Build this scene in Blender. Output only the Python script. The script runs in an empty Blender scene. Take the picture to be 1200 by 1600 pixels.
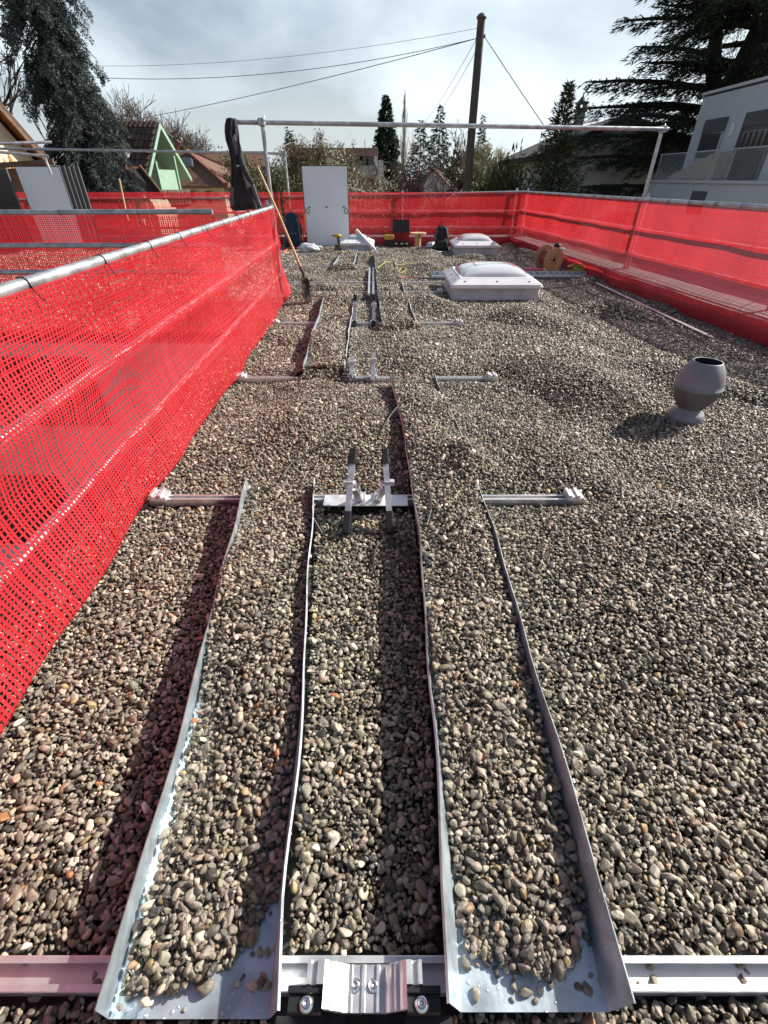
import bpy, bmesh, math, random
import numpy as np
from mathutils import Vector, Matrix
R = math.radians
random.seed(7); rng = np.random.default_rng(7)
scene = bpy.context.scene
COL = scene.collection

# ------------------------------------------------------------------ camera
FPX, PITCH, EYE = 723.0, math.atan(523 / 723.0), 1.5
cam_d = bpy.data.cameras.new('camera'); cam = bpy.data.objects.new('camera', cam_d); COL.objects.link(cam)
cam.location = (0, 0, EYE); cam.rotation_euler = (math.pi / 2 - PITCH, 0, 0)
cam_d.sensor_fit = 'HORIZONTAL'; cam_d.angle = 2 * math.atan(600 / FPX)
cam_d.clip_start = 0.03; cam_d.clip_end = 3000
scene.camera = cam

# ------------------------------------------------------------------ sky and sun
SUN_EL, SUN_AZ = R(35), R(65)          # azimuth clockwise from +Y
w = bpy.data.worlds.new('World'); scene.world = w; w.use_nodes = True
nt = w.node_tree; N = nt.nodes; L = nt.links
bg = N['Background']
sky = N.new('ShaderNodeTexSky'); sky.sky_type = 'NISHITA'; sky.sun_disc = False
sky.sun_elevation = SUN_EL; sky.sun_rotation = SUN_AZ; sky.air_density = 1.0; sky.dust_density = 2.0; sky.ozone_density = 1.2
tc = N.new('ShaderNodeTexCoord')
mp = N.new('ShaderNodeMapping'); mp.inputs['Scale'].default_value = (1.0, 1.0, 2.6); mp.inputs['Location'].default_value = (0.35, 0.2, 0.1)
L.new(tc.outputs['Generated'], mp.inputs['Vector'])
no = N.new('ShaderNodeTexNoise'); no.inputs['Scale'].default_value = 1.7; no.inputs['Detail'].default_value = 7; no.inputs['Roughness'].default_value = 0.52
no.inputs['Distortion'].default_value = 0.35
L.new(mp.outputs['Vector'], no.inputs['Vector'])
# thicker, brighter cloud on the sun's side of the sky
sep = N.new('ShaderNodeSeparateXYZ'); L.new(tc.outputs['Generated'], sep.inputs[0])
mx = N.new('ShaderNodeMath'); mx.operation = 'MULTIPLY_ADD'; mx.inputs[1].default_value = 0.22
L.new(sep.outputs['X'], mx.inputs[0]); L.new(no.outputs['Fac'], mx.inputs[2])
rp = N.new('ShaderNodeValToRGB'); rp.color_ramp.elements[0].position = 0.38; rp.color_ramp.elements[1].position = 0.62
rp.color_ramp.elements[0].color = (0.12, 0.12, 0.12, 1); rp.color_ramp.elements[1].color = (1, 1, 1, 1)
L.new(mx.outputs[0], rp.inputs[0])
mix = N.new('ShaderNodeMixRGB'); L.new(rp.outputs['Color'], mix.inputs['Fac'])
L.new(sky.outputs['Color'], mix.inputs['Color1']); mix.inputs['Color2'].default_value = (9.6, 10.9, 11.7, 1)
L.new(mix.outputs['Color'], bg.inputs['Color'])
# cloud thinned towards the unseen zenith to cut ambient fill light
mz = N.new('ShaderNodeMapRange'); mz.inputs['From Min'].default_value = 0.30; mz.inputs['From Max'].default_value = 0.60; mz.inputs['To Min'].default_value = 1.0; mz.inputs['To Max'].default_value = 0.08
L.new(sep.outputs['Z'], mz.inputs['Value'])
mm = N.new('ShaderNodeMath'); mm.operation = 'MULTIPLY'; L.new(rp.outputs['Color'], mm.inputs[0]); L.new(mz.outputs[0], mm.inputs[1]); # unseen cloud behind the viewer is thinned too, to deepen shade
my = N.new('ShaderNodeMapRange'); my.inputs['From Min'].default_value = -0.5; my.inputs['From Max'].default_value = 0.2; my.inputs['To Min'].default_value = 0.45; my.inputs['To Max'].default_value = 1.0
L.new(sep.outputs['Y'], my.inputs['Value'])
mh = N.new('ShaderNodeMapRange'); mh.inputs['From Min'].default_value = 0.0; mh.inputs['From Max'].default_value = 0.22; mh.inputs['To Min'].default_value = 0.62; mh.inputs['To Max'].default_value = 0.0
L.new(sep.outputs['Z'], mh.inputs['Value'])
mxx = N.new('ShaderNodeMath'); mxx.operation = 'MAXIMUM'; L.new(mm.outputs[0], mxx.inputs[0]); L.new(mh.outputs[0], mxx.inputs[1]); mm = mxx
m3 = N.new('ShaderNodeMath'); m3.operation = 'MULTIPLY'; L.new(mm.outputs[0], m3.inputs[0]); L.new(my.outputs[0], m3.inputs[1]); L.new(m3.outputs[0], mix.inputs['Fac']); bg.inputs['Strength'].default_value = 0.062
sd = bpy.data.lights.new('sun', 'SUN'); sd.energy = 5.0; sd.angle = R(1.0); sd.color = (1.0, 0.94, 0.85)
so = bpy.data.objects.new('sun', sd); COL.objects.link(so)
SUN = Vector((math.sin(SUN_AZ) * math.cos(SUN_EL), math.cos(SUN_AZ) * math.cos(SUN_EL), math.sin(SUN_EL)))
so.rotation_euler = SUN.to_track_quat('Z', 'Y').to_euler(); so.location = SUN * 60
scene.view_settings.view_transform = 'Standard'; scene.view_settings.look = 'None'
scene.view_settings.exposure = 0.75; scene.view_settings.gamma = 1.0

# ------------------------------------------------------------------ helpers
_c, _s = math.cos(PITCH), math.sin(PITCH)
def at(u, v, Y):
    "photo position -> point at forward distance Y"
    a = (u - 600) / FPX; b = (v - 800) / FPX
    d = Vector((a, _c - b * _s, -_s - b * _c)); t = Y / d.y
    return Vector((0, 0, EYE)) + d * t
def gr(u, v, z=0.0):
    a = (u - 600) / FPX; b = (v - 800) / FPX
    d = Vector((a, _c - b * _s, -_s - b * _c)); t = (z - EYE) / d.z
    return Vector((0, 0, EYE)) + d * t

def new_mat(name, col, rough=0.6, metal=0.0, noise=0.0, nscale=20.0, bump=0.0, bscale=None, spec=0.5, col2=None, detail=4, stretch=None, trans=0.0):
    m = bpy.data.materials.new(name); m.use_nodes = True
    t = m.node_tree; p = t.nodes['Principled BSDF']
    p.inputs['Roughness'].default_value = rough; p.inputs['Metallic'].default_value = metal
    p.inputs['Specular IOR Level'].default_value = spec
    p.inputs['Base Color'].default_value = (*col, 1)
    if noise > 0 or bump > 0 or col2:
        c = t.nodes.new('ShaderNodeTexCoord'); mpn = t.nodes.new('ShaderNodeMapping')
        if stretch: mpn.inputs['Scale'].default_value = stretch
        t.links.new(c.outputs['Object'], mpn.inputs['Vector'])
        n = t.nodes.new('ShaderNodeTexNoise'); n.inputs['Scale'].default_value = nscale; n.inputs['Detail'].default_value = detail
        t.links.new(mpn.outputs['Vector'], n.inputs['Vector'])
        if noise > 0 or col2:
            r = t.nodes.new('ShaderNodeValToRGB')
            c2 = col2 if col2 else tuple(x * (1 - noise) for x in col)
            c1 = col if col2 else tuple(min(1, x * (1 + noise)) for x in col)
            r.color_ramp.elements[0].position = 0.35; r.color_ramp.elements[1].position = 0.65
            r.color_ramp.elements[0].color = (*c2, 1); r.color_ramp.elements[1].color = (*c1, 1)
            t.links.new(n.outputs['Fac'], r.inputs[0]); t.links.new(r.outputs['Color'], p.inputs['Base Color'])
            if metal > 0.3:
                rr = t.nodes.new('ShaderNodeMapRange'); rr.inputs['To Min'].default_value = max(0.05, rough - 0.12); rr.inputs['To Max'].default_value = min(1, rough + 0.15)
                t.links.new(n.outputs['Fac'], rr.inputs['Value']); t.links.new(rr.outputs[0], p.inputs['Roughness'])
        if bump > 0:
            n2 = t.nodes.new('ShaderNodeTexNoise'); n2.inputs['Scale'].default_value = bscale or nscale * 2; n2.inputs['Detail'].default_value = 5
            t.links.new(mpn.outputs['Vector'], n2.inputs['Vector'])
            b = t.nodes.new('ShaderNodeBump'); b.inputs['Strength'].default_value = bump; b.inputs['Distance'].default_value = 0.02
            t.links.new(n2.outputs['Fac'], b.inputs['Height']); t.links.new(b.outputs['Normal'], p.inputs['Normal'])
    return m

def leaf_mat(name, cols, rough=0.6, translucent=0.25):
    m = bpy.data.materials.new(name); m.use_nodes = True
    t = m.node_tree; p = t.nodes['Principled BSDF']; p.inputs['Roughness'].default_value = rough
    p.inputs['Specular IOR Level'].default_value = 0.3
    g = t.nodes.new('ShaderNodeNewGeometry'); r = t.nodes.new('ShaderNodeValToRGB')
    e = r.color_ramp.elements
    e[0].color = (*cols[0], 1); e[1].color = (*cols[-1], 1)
    for i, c in enumerate(cols[1:-1]):
        x = e.new((i + 1) / (len(cols) - 1)); x.color = (*c, 1)
    t.links.new(g.outputs['Random Per Island'], r.inputs[0]); t.links.new(r.outputs['Color'], p.inputs['Base Color'])
    if translucent:
        tr = t.nodes.new('ShaderNodeBsdfTranslucent'); mxs = t.nodes.new('ShaderNodeMixShader'); mxs.inputs[0].default_value = translucent
        t.links.new(r.outputs['Color'], tr.inputs['Color']); t.links.new(p.outputs[0], mxs.inputs[1]); t.links.new(tr.outputs[0], mxs.inputs[2])
        t.links.new(mxs.outputs[0], t.nodes['Material Output'].inputs['Surface'])
    return m

class MB:
    "collects shapes, then links them as ONE mesh object"
    def __init__(s): s.v = []; s.f = []; s.sm = []
    def add(s, vs, fs, smooth=False):
        o = len(s.v); s.v += [tuple(x) for x in vs]; s.f += [tuple(i + o for i in f) for f in fs]; s.sm += [smooth] * len(fs)
    def box(s, c, size, rot=None, bev=0.0):
        hx, hy, hz = size[0] / 2, size[1] / 2, size[2] / 2
        M = rot if rot is not None else Matrix.Identity(3)
        if bev <= 0:
            vs = [Vector((x * hx, y * hy, z * hz)) for x in (-1, 1) for y in (-1, 1) for z in (-1, 1)]
            fs = [(0, 1, 3, 2), (4, 6, 7, 5), (0, 4, 5, 1), (2, 3, 7, 6), (0, 2, 6, 4), (1, 5, 7, 3)]
        else:
            bm = bmesh.new(); bmesh.ops.create_cube(bm, size=1)
            for q in bm.verts: q.co = Vector((q.co.x * size[0], q.co.y * size[1], q.co.z * size[2]))
            bmesh.ops.bevel(bm, geom=bm.edges[:] + bm.verts[:], offset=bev, segments=2, affect='EDGES', profile=0.5)
            bm.verts.index_update(); vs = [q.co.copy() for q in bm.verts]; fs = [tuple(q.index for q in f.verts) for f in bm.faces]; bm.free()
        c = Vector(c); s.add([M @ q + c for q in vs], fs)
    def bar(s, a, b, w, h, up=(0, 0, 1), bev=0.0):
        a, b = Vector(a), Vector(b); y = (b - a).normalized(); x = y.cross(Vector(up)).normalized(); z = x.cross(y)
        s.box((a + b) / 2, (w, (b - a).length, h), Matrix((x, y, z)).transposed(), bev)
    def tube(s, pts, r, n=8, caps=True, smooth=True):
        pts = [Vector(p) for p in pts]; rs = r if isinstance(r, (list, tuple)) else [r] * len(pts)
        t0 = (pts[1] - pts[0]).normalized(); ref = Vector((0, 0, 1)) if abs(t0.z) < 0.9 else Vector((1, 0, 0))
        x = t0.cross(ref).normalized(); vs = []
        for i, p in enumerate(pts):
            t = (pts[min(i + 1, len(pts) - 1)] - pts[max(i - 1, 0)]).normalized()
            x = (x - t * x.dot(t)).normalized(); y = t.cross(x)
            for k in range(n):
                a = 2 * math.pi * k / n; vs.append(p + (x * math.cos(a) + y * math.sin(a)) * rs[i])
        fs = [(i * n + k, i * n + (k + 1) % n, (i + 1) * n + (k + 1) % n, (i + 1) * n + k) for i in range(len(pts) - 1) for k in range(n)]
        s.add(vs, fs, smooth)
        if caps:
            s.add(vs[:n], [tuple(range(n - 1, -1, -1))]); s.add(vs[-n:], [tuple(range(n))])
    def lathe(s, prof, c=(0, 0, 0), n=32, axis=None, smooth=True):
        M = Matrix.Identity(3)
        if axis is not None: M = Vector((0, 0, 1)).rotation_difference(Vector(axis).normalized()).to_matrix()
        c = Vector(c); vs = []
        for r, z in prof:
            for k in range(n):
                a = 2 * math.pi * k / n; vs.append(M @ Vector((r * math.cos(a), r * math.sin(a), z)) + c)
        s.add(vs, [(i * n + k, i * n + (k + 1) % n, (i + 1) * n + (k + 1) % n, (i + 1) * n + k) for i in range(len(prof) - 1) for k in range(n)], smooth)
    def prism(s, poly, a, b):
        "poly: list of 3D points, extruded by vector b-a"
        d = Vector(b) - Vector(a); n = len(poly); p = [Vector(q) for q in poly]
        vs = p + [q + d for q in p]
        s.add(vs, [tuple(range(n)), tuple(range(2 * n - 1, n - 1, -1))] + [(i, i + n, (i + 1) % n + n, (i + 1) % n) for i in range(n)])
    def grid(s, fn, nu, nv, smooth=True):
        vs = [fn(i / nu, j / nv) for j in range(nv + 1) for i in range(nu + 1)]
        s.add(vs, [(j * (nu + 1) + i, j * (nu + 1) + i + 1, (j + 1) * (nu + 1) + i + 1, (j + 1) * (nu + 1) + i) for j in range(nv) for i in range(nu)], smooth)
    def build(s, name, mat, parent=None, **kw):
        me = bpy.data.meshes.new(name); me.from_pydata(s.v, [], s.f); me.update()
        me.polygons.foreach_set('use_smooth', s.sm)
        return link(name, me, mat, parent, **kw)
def link(name, me, mat, parent=None, fix=True):
    if fix and len(me.vertices) < 60000:
        bm = bmesh.new(); bm.from_mesh(me); bmesh.ops.recalc_face_normals(bm, faces=bm.faces[:]); bm.to_mesh(me); bm.free()
    o = bpy.data.objects.new(name, me); COL.objects.link(o)
    for m in (mat if isinstance(mat, (list, tuple)) else [mat]): me.materials.append(m)
    if parent is not None:
        o.parent = parent; o.matrix_parent_inverse = Matrix.Translation(parent.location).inverted() if not parent.rotation_euler.z else parent.matrix_basis.inverted()
    return o
def np_mesh(name, V, F, mat, parent=None, smooth=False):
    "V (n,3), F (m,k) arrays"
    me = bpy.data.meshes.new(name); V = np.asarray(V, dtype=np.float32); F = np.asarray(F, dtype=np.int32)
    k = F.shape[1]; me.vertices.add(len(V)); me.vertices.foreach_set('co', V.ravel())
    me.loops.add(F.size); me.loops.foreach_set('vertex_index', F.ravel())
    me.polygons.add(len(F)); me.polygons.foreach_set('loop_start', np.arange(len(F), dtype=np.int32) * k)
    me.polygons.foreach_set('loop_total', np.full(len(F), k, dtype=np.int32))
    if smooth: me.polygons.foreach_set('use_smooth', np.ones(len(F), dtype=bool))
    me.update(calc_edges=True); me.validate()
    return link(name, me, mat, parent, fix=False)
def tag(o, label=None, cat=None, group=None, kind=None):
    if label: o['label'] = label
    if cat: o['category'] = cat
    if group: o['group'] = group
    if kind: o['kind'] = kind
    return o
def empty(name, loc, label=None, cat=None, group=None):
    o = bpy.data.objects.new(name, None); COL.objects.link(o); o.location = loc; o.empty_display_size = 0.1
    return tag(o, label, cat, group)
def copy_thing(root, loc, label=None):
    r = root.copy(); COL.objects.link(r); r.location = loc
    if label: r['label'] = label
    for ch in list(root.children):
        c = ch.copy(); COL.objects.link(c); c.parent = r
        for g in list(ch.children):
            d = g.copy(); COL.objects.link(d); d.parent = c
    return r

# ------------------------------------------------------------------ materials
M = {}
def add_drops(m):
    "standing rain drops on sheet metal: small rounded bumps of their own"
    t = m.node_tree; p = t.nodes['Principled BSDF']; c = t.nodes.new('ShaderNodeTexCoord'); v = t.nodes.new('ShaderNodeTexVoronoi'); v.inputs['Scale'].default_value = 75
    t.links.new(c.outputs['Object'], v.inputs['Vector'])
    sp = t.nodes.new('ShaderNodeSeparateColor'); t.links.new(v.outputs['Color'], sp.inputs[0])
    mr = t.nodes.new('ShaderNodeMapRange'); mr.inputs['From Min'].default_value = .45; mr.inputs['From Max'].default_value = 1.0; mr.inputs['To Min'].default_value = 0.0; mr.inputs['To Max'].default_value = .40; t.links.new(sp.outputs[0], mr.inputs['Value'])
    d = t.nodes.new('ShaderNodeMath'); d.operation = 'SUBTRACT'; d.use_clamp = True; t.links.new(mr.outputs[0], d.inputs[0]); t.links.new(v.outputs['Distance'], d.inputs[1])
    q = t.nodes.new('ShaderNodeMath'); q.operation = 'POWER'; q.inputs[1].default_value = .5; t.links.new(d.outputs[0], q.inputs[0])
    b = t.nodes.new('ShaderNodeBump'); b.inputs['Strength'].default_value = .8; b.inputs['Distance'].default_value = .004; t.links.new(q.outputs[0], b.inputs['Height'])
    if p.inputs['Normal'].is_linked: t.links.new(p.inputs['Normal'].links[0].from_socket, b.inputs['Normal'])
    t.links.new(b.outputs['Normal'], p.inputs['Normal'])
M['galv'] = new_mat('galvanised_steel', (0.46, 0.48, 0.50), 0.45, 0.75, noise=0.25, nscale=9, bump=0.05, bscale=60)
M['galv_sheet'] = new_mat('galvanised_sheet', (0.47, 0.54, 0.59), 0.40, 0.65, noise=0.22, nscale=14, bump=0.05, bscale=60)
add_drops(M['galv_sheet'])
M['alu'] = new_mat('aluminium', (0.64, 0.64, 0.65), 0.40, 0.75, noise=0.08, nscale=25, bump=0.03, bscale=80)
M['alu_raw'] = new_mat('raw_aluminium', (0.72, 0.72, 0.74), 0.5, 0.65, noise=0.14, nscale=18)
M['black'] = new_mat('black_plastic', (0.010, 0.010, 0.011), 0.5, noise=0.3, nscale=12)
M['cable'] = new_mat('black_cable', (0.015, 0.015, 0.016), 0.45)
M['steel'] = new_mat('bright_steel', (0.75, 0.75, 0.75), 0.25, 1.0)
M['white_frame'] = new_mat('white_plastic', (0.76, 0.77, 0.78), 0.42, noise=0.06, nscale=6)
M['curb'] = new_mat('curb_plastic', (0.47, 0.48, 0.50), 0.6, noise=0.14, nscale=5)
M['backsheet'] = new_mat('backsheet', (0.80, 0.86, 0.91), 0.4, noise=0.03, nscale=2)
M['wood'] = new_mat('pale_wood', (0.50, 0.33, 0.17), 0.65, noise=0.25, nscale=6, stretch=(1, 1, 12))
M['ply'] = new_mat('plywood', (0.56, 0.36, 0.20), 0.7, col2=(0.42, 0.25, 0.13), nscale=5, stretch=(9, 1, 1.2))
M['vent_top'] = new_mat('vent_grey', (0.20, 0.215, 0.24), 0.5, noise=0.12, nscale=7)
M['vent_low'] = new_mat('vent_dusty', (0.118, 0.120, 0.125), 0.7, noise=0.2, nscale=9)
M['vent_in'] = new_mat('vent_inside', (0.035, 0.045, 0.055), 0.5)

def net_material():
    m = bpy.data.materials.new('red_netting'); m.use_nodes = True; t = m.node_tree
    p = t.nodes['Principled BSDF']; p.inputs['Roughness'].default_value = 0.4; p.inputs['Specular IOR Level'].default_value = 0.45
    g = t.nodes.new('ShaderNodeNewGeometry'); r = t.nodes.new('ShaderNodeValToRGB')
    r.color_ramp.elements[0].color = (0.80, 0.034, 0.044, 1); r.color_ramp.elements[1].color = (0.90, 0.054, 0.070, 1)
    t.links.new(g.outputs['Random Per Island'], r.inputs[0]); t.links.new(r.outputs['Color'], p.inputs['Base Color'])
    # faded and dusty stretches of the sheet
    tcn = t.nodes.new('ShaderNodeTexCoord'); nz = t.nodes.new('ShaderNodeTexNoise'); nz.inputs['Scale'].default_value = 1.3; nz.inputs['Detail'].default_value = 6
    t.links.new(tcn.outputs['Object'], nz.inputs['Vector'])
    fr = t.nodes.new('ShaderNodeValToRGB'); fr.color_ramp.elements[0].position = .38; fr.color_ramp.elements[1].position = .68
    fr.color_ramp.elements[0].color = (.84, .80, .80, 1); fr.color_ramp.elements[1].color = (1.04, 1.3, 1.3, 1)
    t.links.new(nz.outputs['Fac'], fr.inputs[0])
    fm = t.nodes.new('ShaderNodeMixRGB'); fm.blend_type = 'MULTIPLY'; fm.inputs['Fac'].default_value = 1
    t.links.new(r.outputs['Color'], fm.inputs['Color1']); t.links.new(fr.outputs['Color'], fm.inputs['Color2']); t.links.new(fm.outputs['Color'], p.inputs['Base Color'])
    tr = t.nodes.new('ShaderNodeBsdfTranslucent'); mxs = t.nodes.new('ShaderNodeMixShader'); mxs.inputs[0].default_value = 0.46
    t.links.new(fm.outputs['Color'], tr.inputs['Color']); t.links.new(p.outputs[0], mxs.inputs[1]); t.links.new(tr.outputs[0], mxs.inputs[2])
    t.links.new(mxs.outputs[0], t.nodes['Material Output'].inputs['Surface'])
    return m
M['net'] = net_material()

def pebble_material():
    m = bpy.data.materials.new('river_pebble'); m.use_nodes = True; t = m.node_tree
    p = t.nodes['Principled BSDF']; p.inputs['Roughness'].default_value = 0.40; p.inputs['Specular IOR Level'].default_value = 0.5
    a = t.nodes.new('ShaderNodeAttribute'); a.attribute_type = 'INSTANCER'; a.attribute_name = 'tint'
    c = t.nodes.new('ShaderNodeTexCoord'); n = t.nodes.new('ShaderNodeTexNoise'); n.inputs['Scale'].default_value = 3.5; n.inputs['Detail'].default_value = 6
    n.inputs['Roughness'].default_value = 0.65
    ad = t.nodes.new('ShaderNodeVectorMath'); ad.operation = 'MULTIPLY_ADD'; ad.inputs[1].default_value = (40, 40, 40)
    t.links.new(a.outputs['Vector'], ad.inputs[0]); t.links.new(c.outputs['Object'], ad.inputs[2])
    t.links.new(ad.outputs[0], n.inputs['Vector'])
    mr = t.nodes.new('ShaderNodeMapRange'); mr.inputs['From Min'].default_value = 0.3; mr.inputs['From Max'].default_value = 0.7
    mr.inputs['To Min'].default_value = 0.72; mr.inputs['To Max'].default_value = 1.25
    t.links.new(n.outputs['Fac'], mr.inputs['Value'])
    mu = t.nodes.new('ShaderNodeMixRGB'); mu.blend_type = 'MULTIPLY'; mu.inputs['Fac'].default_value = 1
    t.links.new(a.outputs['Color'], mu.inputs['Color1']); t.links.new(mr.outputs[0], mu.inputs['Color2'])
    t.links.new(mu.outputs['Color'], p.inputs['Base Color'])
    b = t.nodes.new('ShaderNodeBump'); b.inputs['Strength'].default_value = 0.25; b.inputs['Distance'].default_value = 0.05
    t.links.new(n.outputs['Fac'], b.inputs['Height']); t.links.new(b.outputs['Normal'], p.inputs['Normal'])
    return m
M['pebble'] = pebble_material()

# ------------------------------------------------------------------ layout of the roof
# gravel trays: stations (Y, outer_top_x, outer_base_x, inner_base_x, inner_top_x) measured on the roof
TOP = 0.155; FLOOR = 0.052
TRAYS = [
  dict(label='left near galvanised gravel tray, its foot showing bare sheet beside the central clamp',
       st=[(0.165, -0.575, -0.585, -0.245, -0.212), (0.36, -0.585, -0.60, -0.26, -0.235), (0.86, -0.625, -0.635, -0.285, -0.262), (1.28, -0.665, -0.67, -0.325, -0.305), (2.21, -0.772, -0.768, -0.40, -0.392)]),
  dict(label='right near galvanised gravel tray with a wide flared outer wall and wet bare foot',
       st=[(0.175, 0.500, 0.478, 0.165, 0.128), (0.42, 0.508, 0.488, 0.18, 0.14), (0.77, 0.513, 0.497, 0.185, 0.155), (1.18, 0.516, 0.505, 0.18, 0.16), (1.68, 0.517, 0.51, 0.175, 0.165), (2.2, 0.515, 0.51, 0.16, 0.155), (2.7, 0.50, 0.49, 0.14, 0.135), (3.25, 0.47, 0.465, 0.11, 0.105), (3.9, 0.425, 0.42, 0.06, 0.055)]),
  dict(label='left gravel tray behind the third rail, its rim bent, ending beside the shovel blade',
       st=[(4.11, -0.715, -0.715, -0.356, -0.352), (4.5, -0.74, -0.735, -0.37, -0.365), (5.1, -0.775, -0.77, -0.385, -0.38), (5.8, -0.79, -0.785, -0.40, -0.395), (7.4, -0.86, -0.855, -0.425, -0.42)]),
  dict(label='right gravel tray running back from the fourth rail past the near skylight',
       st=[(5.75, 0.37, 0.365, -0.02, -0.025), (7.5, 0.30, 0.295, -0.09, -0.095), (9.2, 0.245, 0.24, -0.14, -0.145), (11.6, 0.17, 0.165, -0.205, -0.21)]),
  dict(label='farthest left gravel tray whose pale rim ends at the small skylight',
       st=[(10.1, -0.985, -0.98, -0.60, -0.595), (12.2, -0.945, -0.94, -0.62, -0.615)]),
]
RAILS = [  # y, tilt, list of (x0, x1) showing
  (0.235, 0.0), (2.15, 0.0), (4.07, 0.0), (6.0, 0.0), (7.92, 0.0), (8.75, 0.0), (10.5, 0.0), (12.45, 0.0)]
RAILX = [(-1.28, 1.14), (-1.31, 1.12), (-1.33, 1.02), (-1.40, 0.97), (-1.14, 0.92), (-1.9, 1.6), (-2.1, 1.2), (-2.4, 0.6)]
VISX = [[(-9, 9)], [(-9, -0.77), (-0.40, 0.16), (0.62, 9)], [(-9, -0.72), (-0.40, 0.08), (0.44, 9)], [(-9, -0.8), (-0.42, -0.03), (0.5, 9)],
        [(-9, -0.88), (-0.44, -0.11), (0.35, 9)], [(-9, -0.62), (0.35, 9)], [(-9, -1.05), (0.5, 0.9)], [(-9, -1.0), (0.3, 9)]]
SKY = [(1.65, 8.0, 1.30, 1.25, 1.0), (2.16, 12.82, 1.02, 1.1, 0.95), (-0.66, 13.3, 0.80, 0.75, 0.85)]   # centre x, y, size x, size y, height scale
VENT = (2.29, 3.27)
WALLX = lambda y: -1.36 - 0.025 * (y - 0.9)            # left guardrail
RIGHTX = lambda y: 4.62 - 0.11 * (y - 5.0)             # right guardrail
REAR_Y = 14.45

def interp_tray(t, y):
    st = t['st']
    if y < st[0][0] or y > st[-1][0]: return None
    for a, b in zip(st, st[1:]):
        if a[0] <= y <= b[0]:
            k = (y - a[0]) / (b[0] - a[0]); return [a[i] + (b[i] - a[i]) * k for i in range(1, 5)]
def smooth(x, a, b):
    k = np.clip((x - a) / (b - a), 0, 1); return k * k * (3 - 2 * k)
_wv = [(rng.uniform(0.5, 4.2), rng.uniform(0, 6.28), rng.uniform(0, 6.28)) for _ in range(26)]
def undul(x, y):
    h = np.zeros_like(x)
    for f, a, ph in _wv:
        h += np.sin((x * math.cos(a) + y * math.sin(a)) * f * 2.1 + ph) * (0.0175 / (0.8 + f * 0.36))
    return h
def in_tray(x, y):
    "index arrays: tray number or -1, and whether close to a wall line"
    ti = np.full(x.shape, -1); near = np.zeros(x.shape, bool)
    for n, t in enumerate(TRAYS):
        st = np.array(t['st']); ok = (y > st[0, 0]) & (y < st[-1, 0])
        ob = np.interp(y, st[:, 0], st[:, 2]); ib = np.interp(y, st[:, 0], st[:, 3]); ot = np.interp(y, st[:, 0], st[:, 1]); it = np.interp(y, st[:, 0], st[:, 4])
        ko, ki = (.15 + .5 * smooth(y, .3, 1.5), .1 + .5 * smooth(y, .3, 1.2)) if n == 0 else (.3, .55 * smooth(y, .25, .7)) if n == 1 else (.5, .5)
        ob, ib = ob + (ot - ob) * ko, ib + (it - ib) * ki
        lo, hi = np.minimum(ob, ib), np.maximum(ob, ib)
        ti[ok & (x > lo) & (x < hi)] = n
        for b, q in ((ob, ot), (ib, it)):
            a0, a1 = np.minimum(b, q) - 0.004, np.maximum(b, q) + 0.004
            near |= ok & (x > a0) & (x < a1)
    return ti, near
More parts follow.
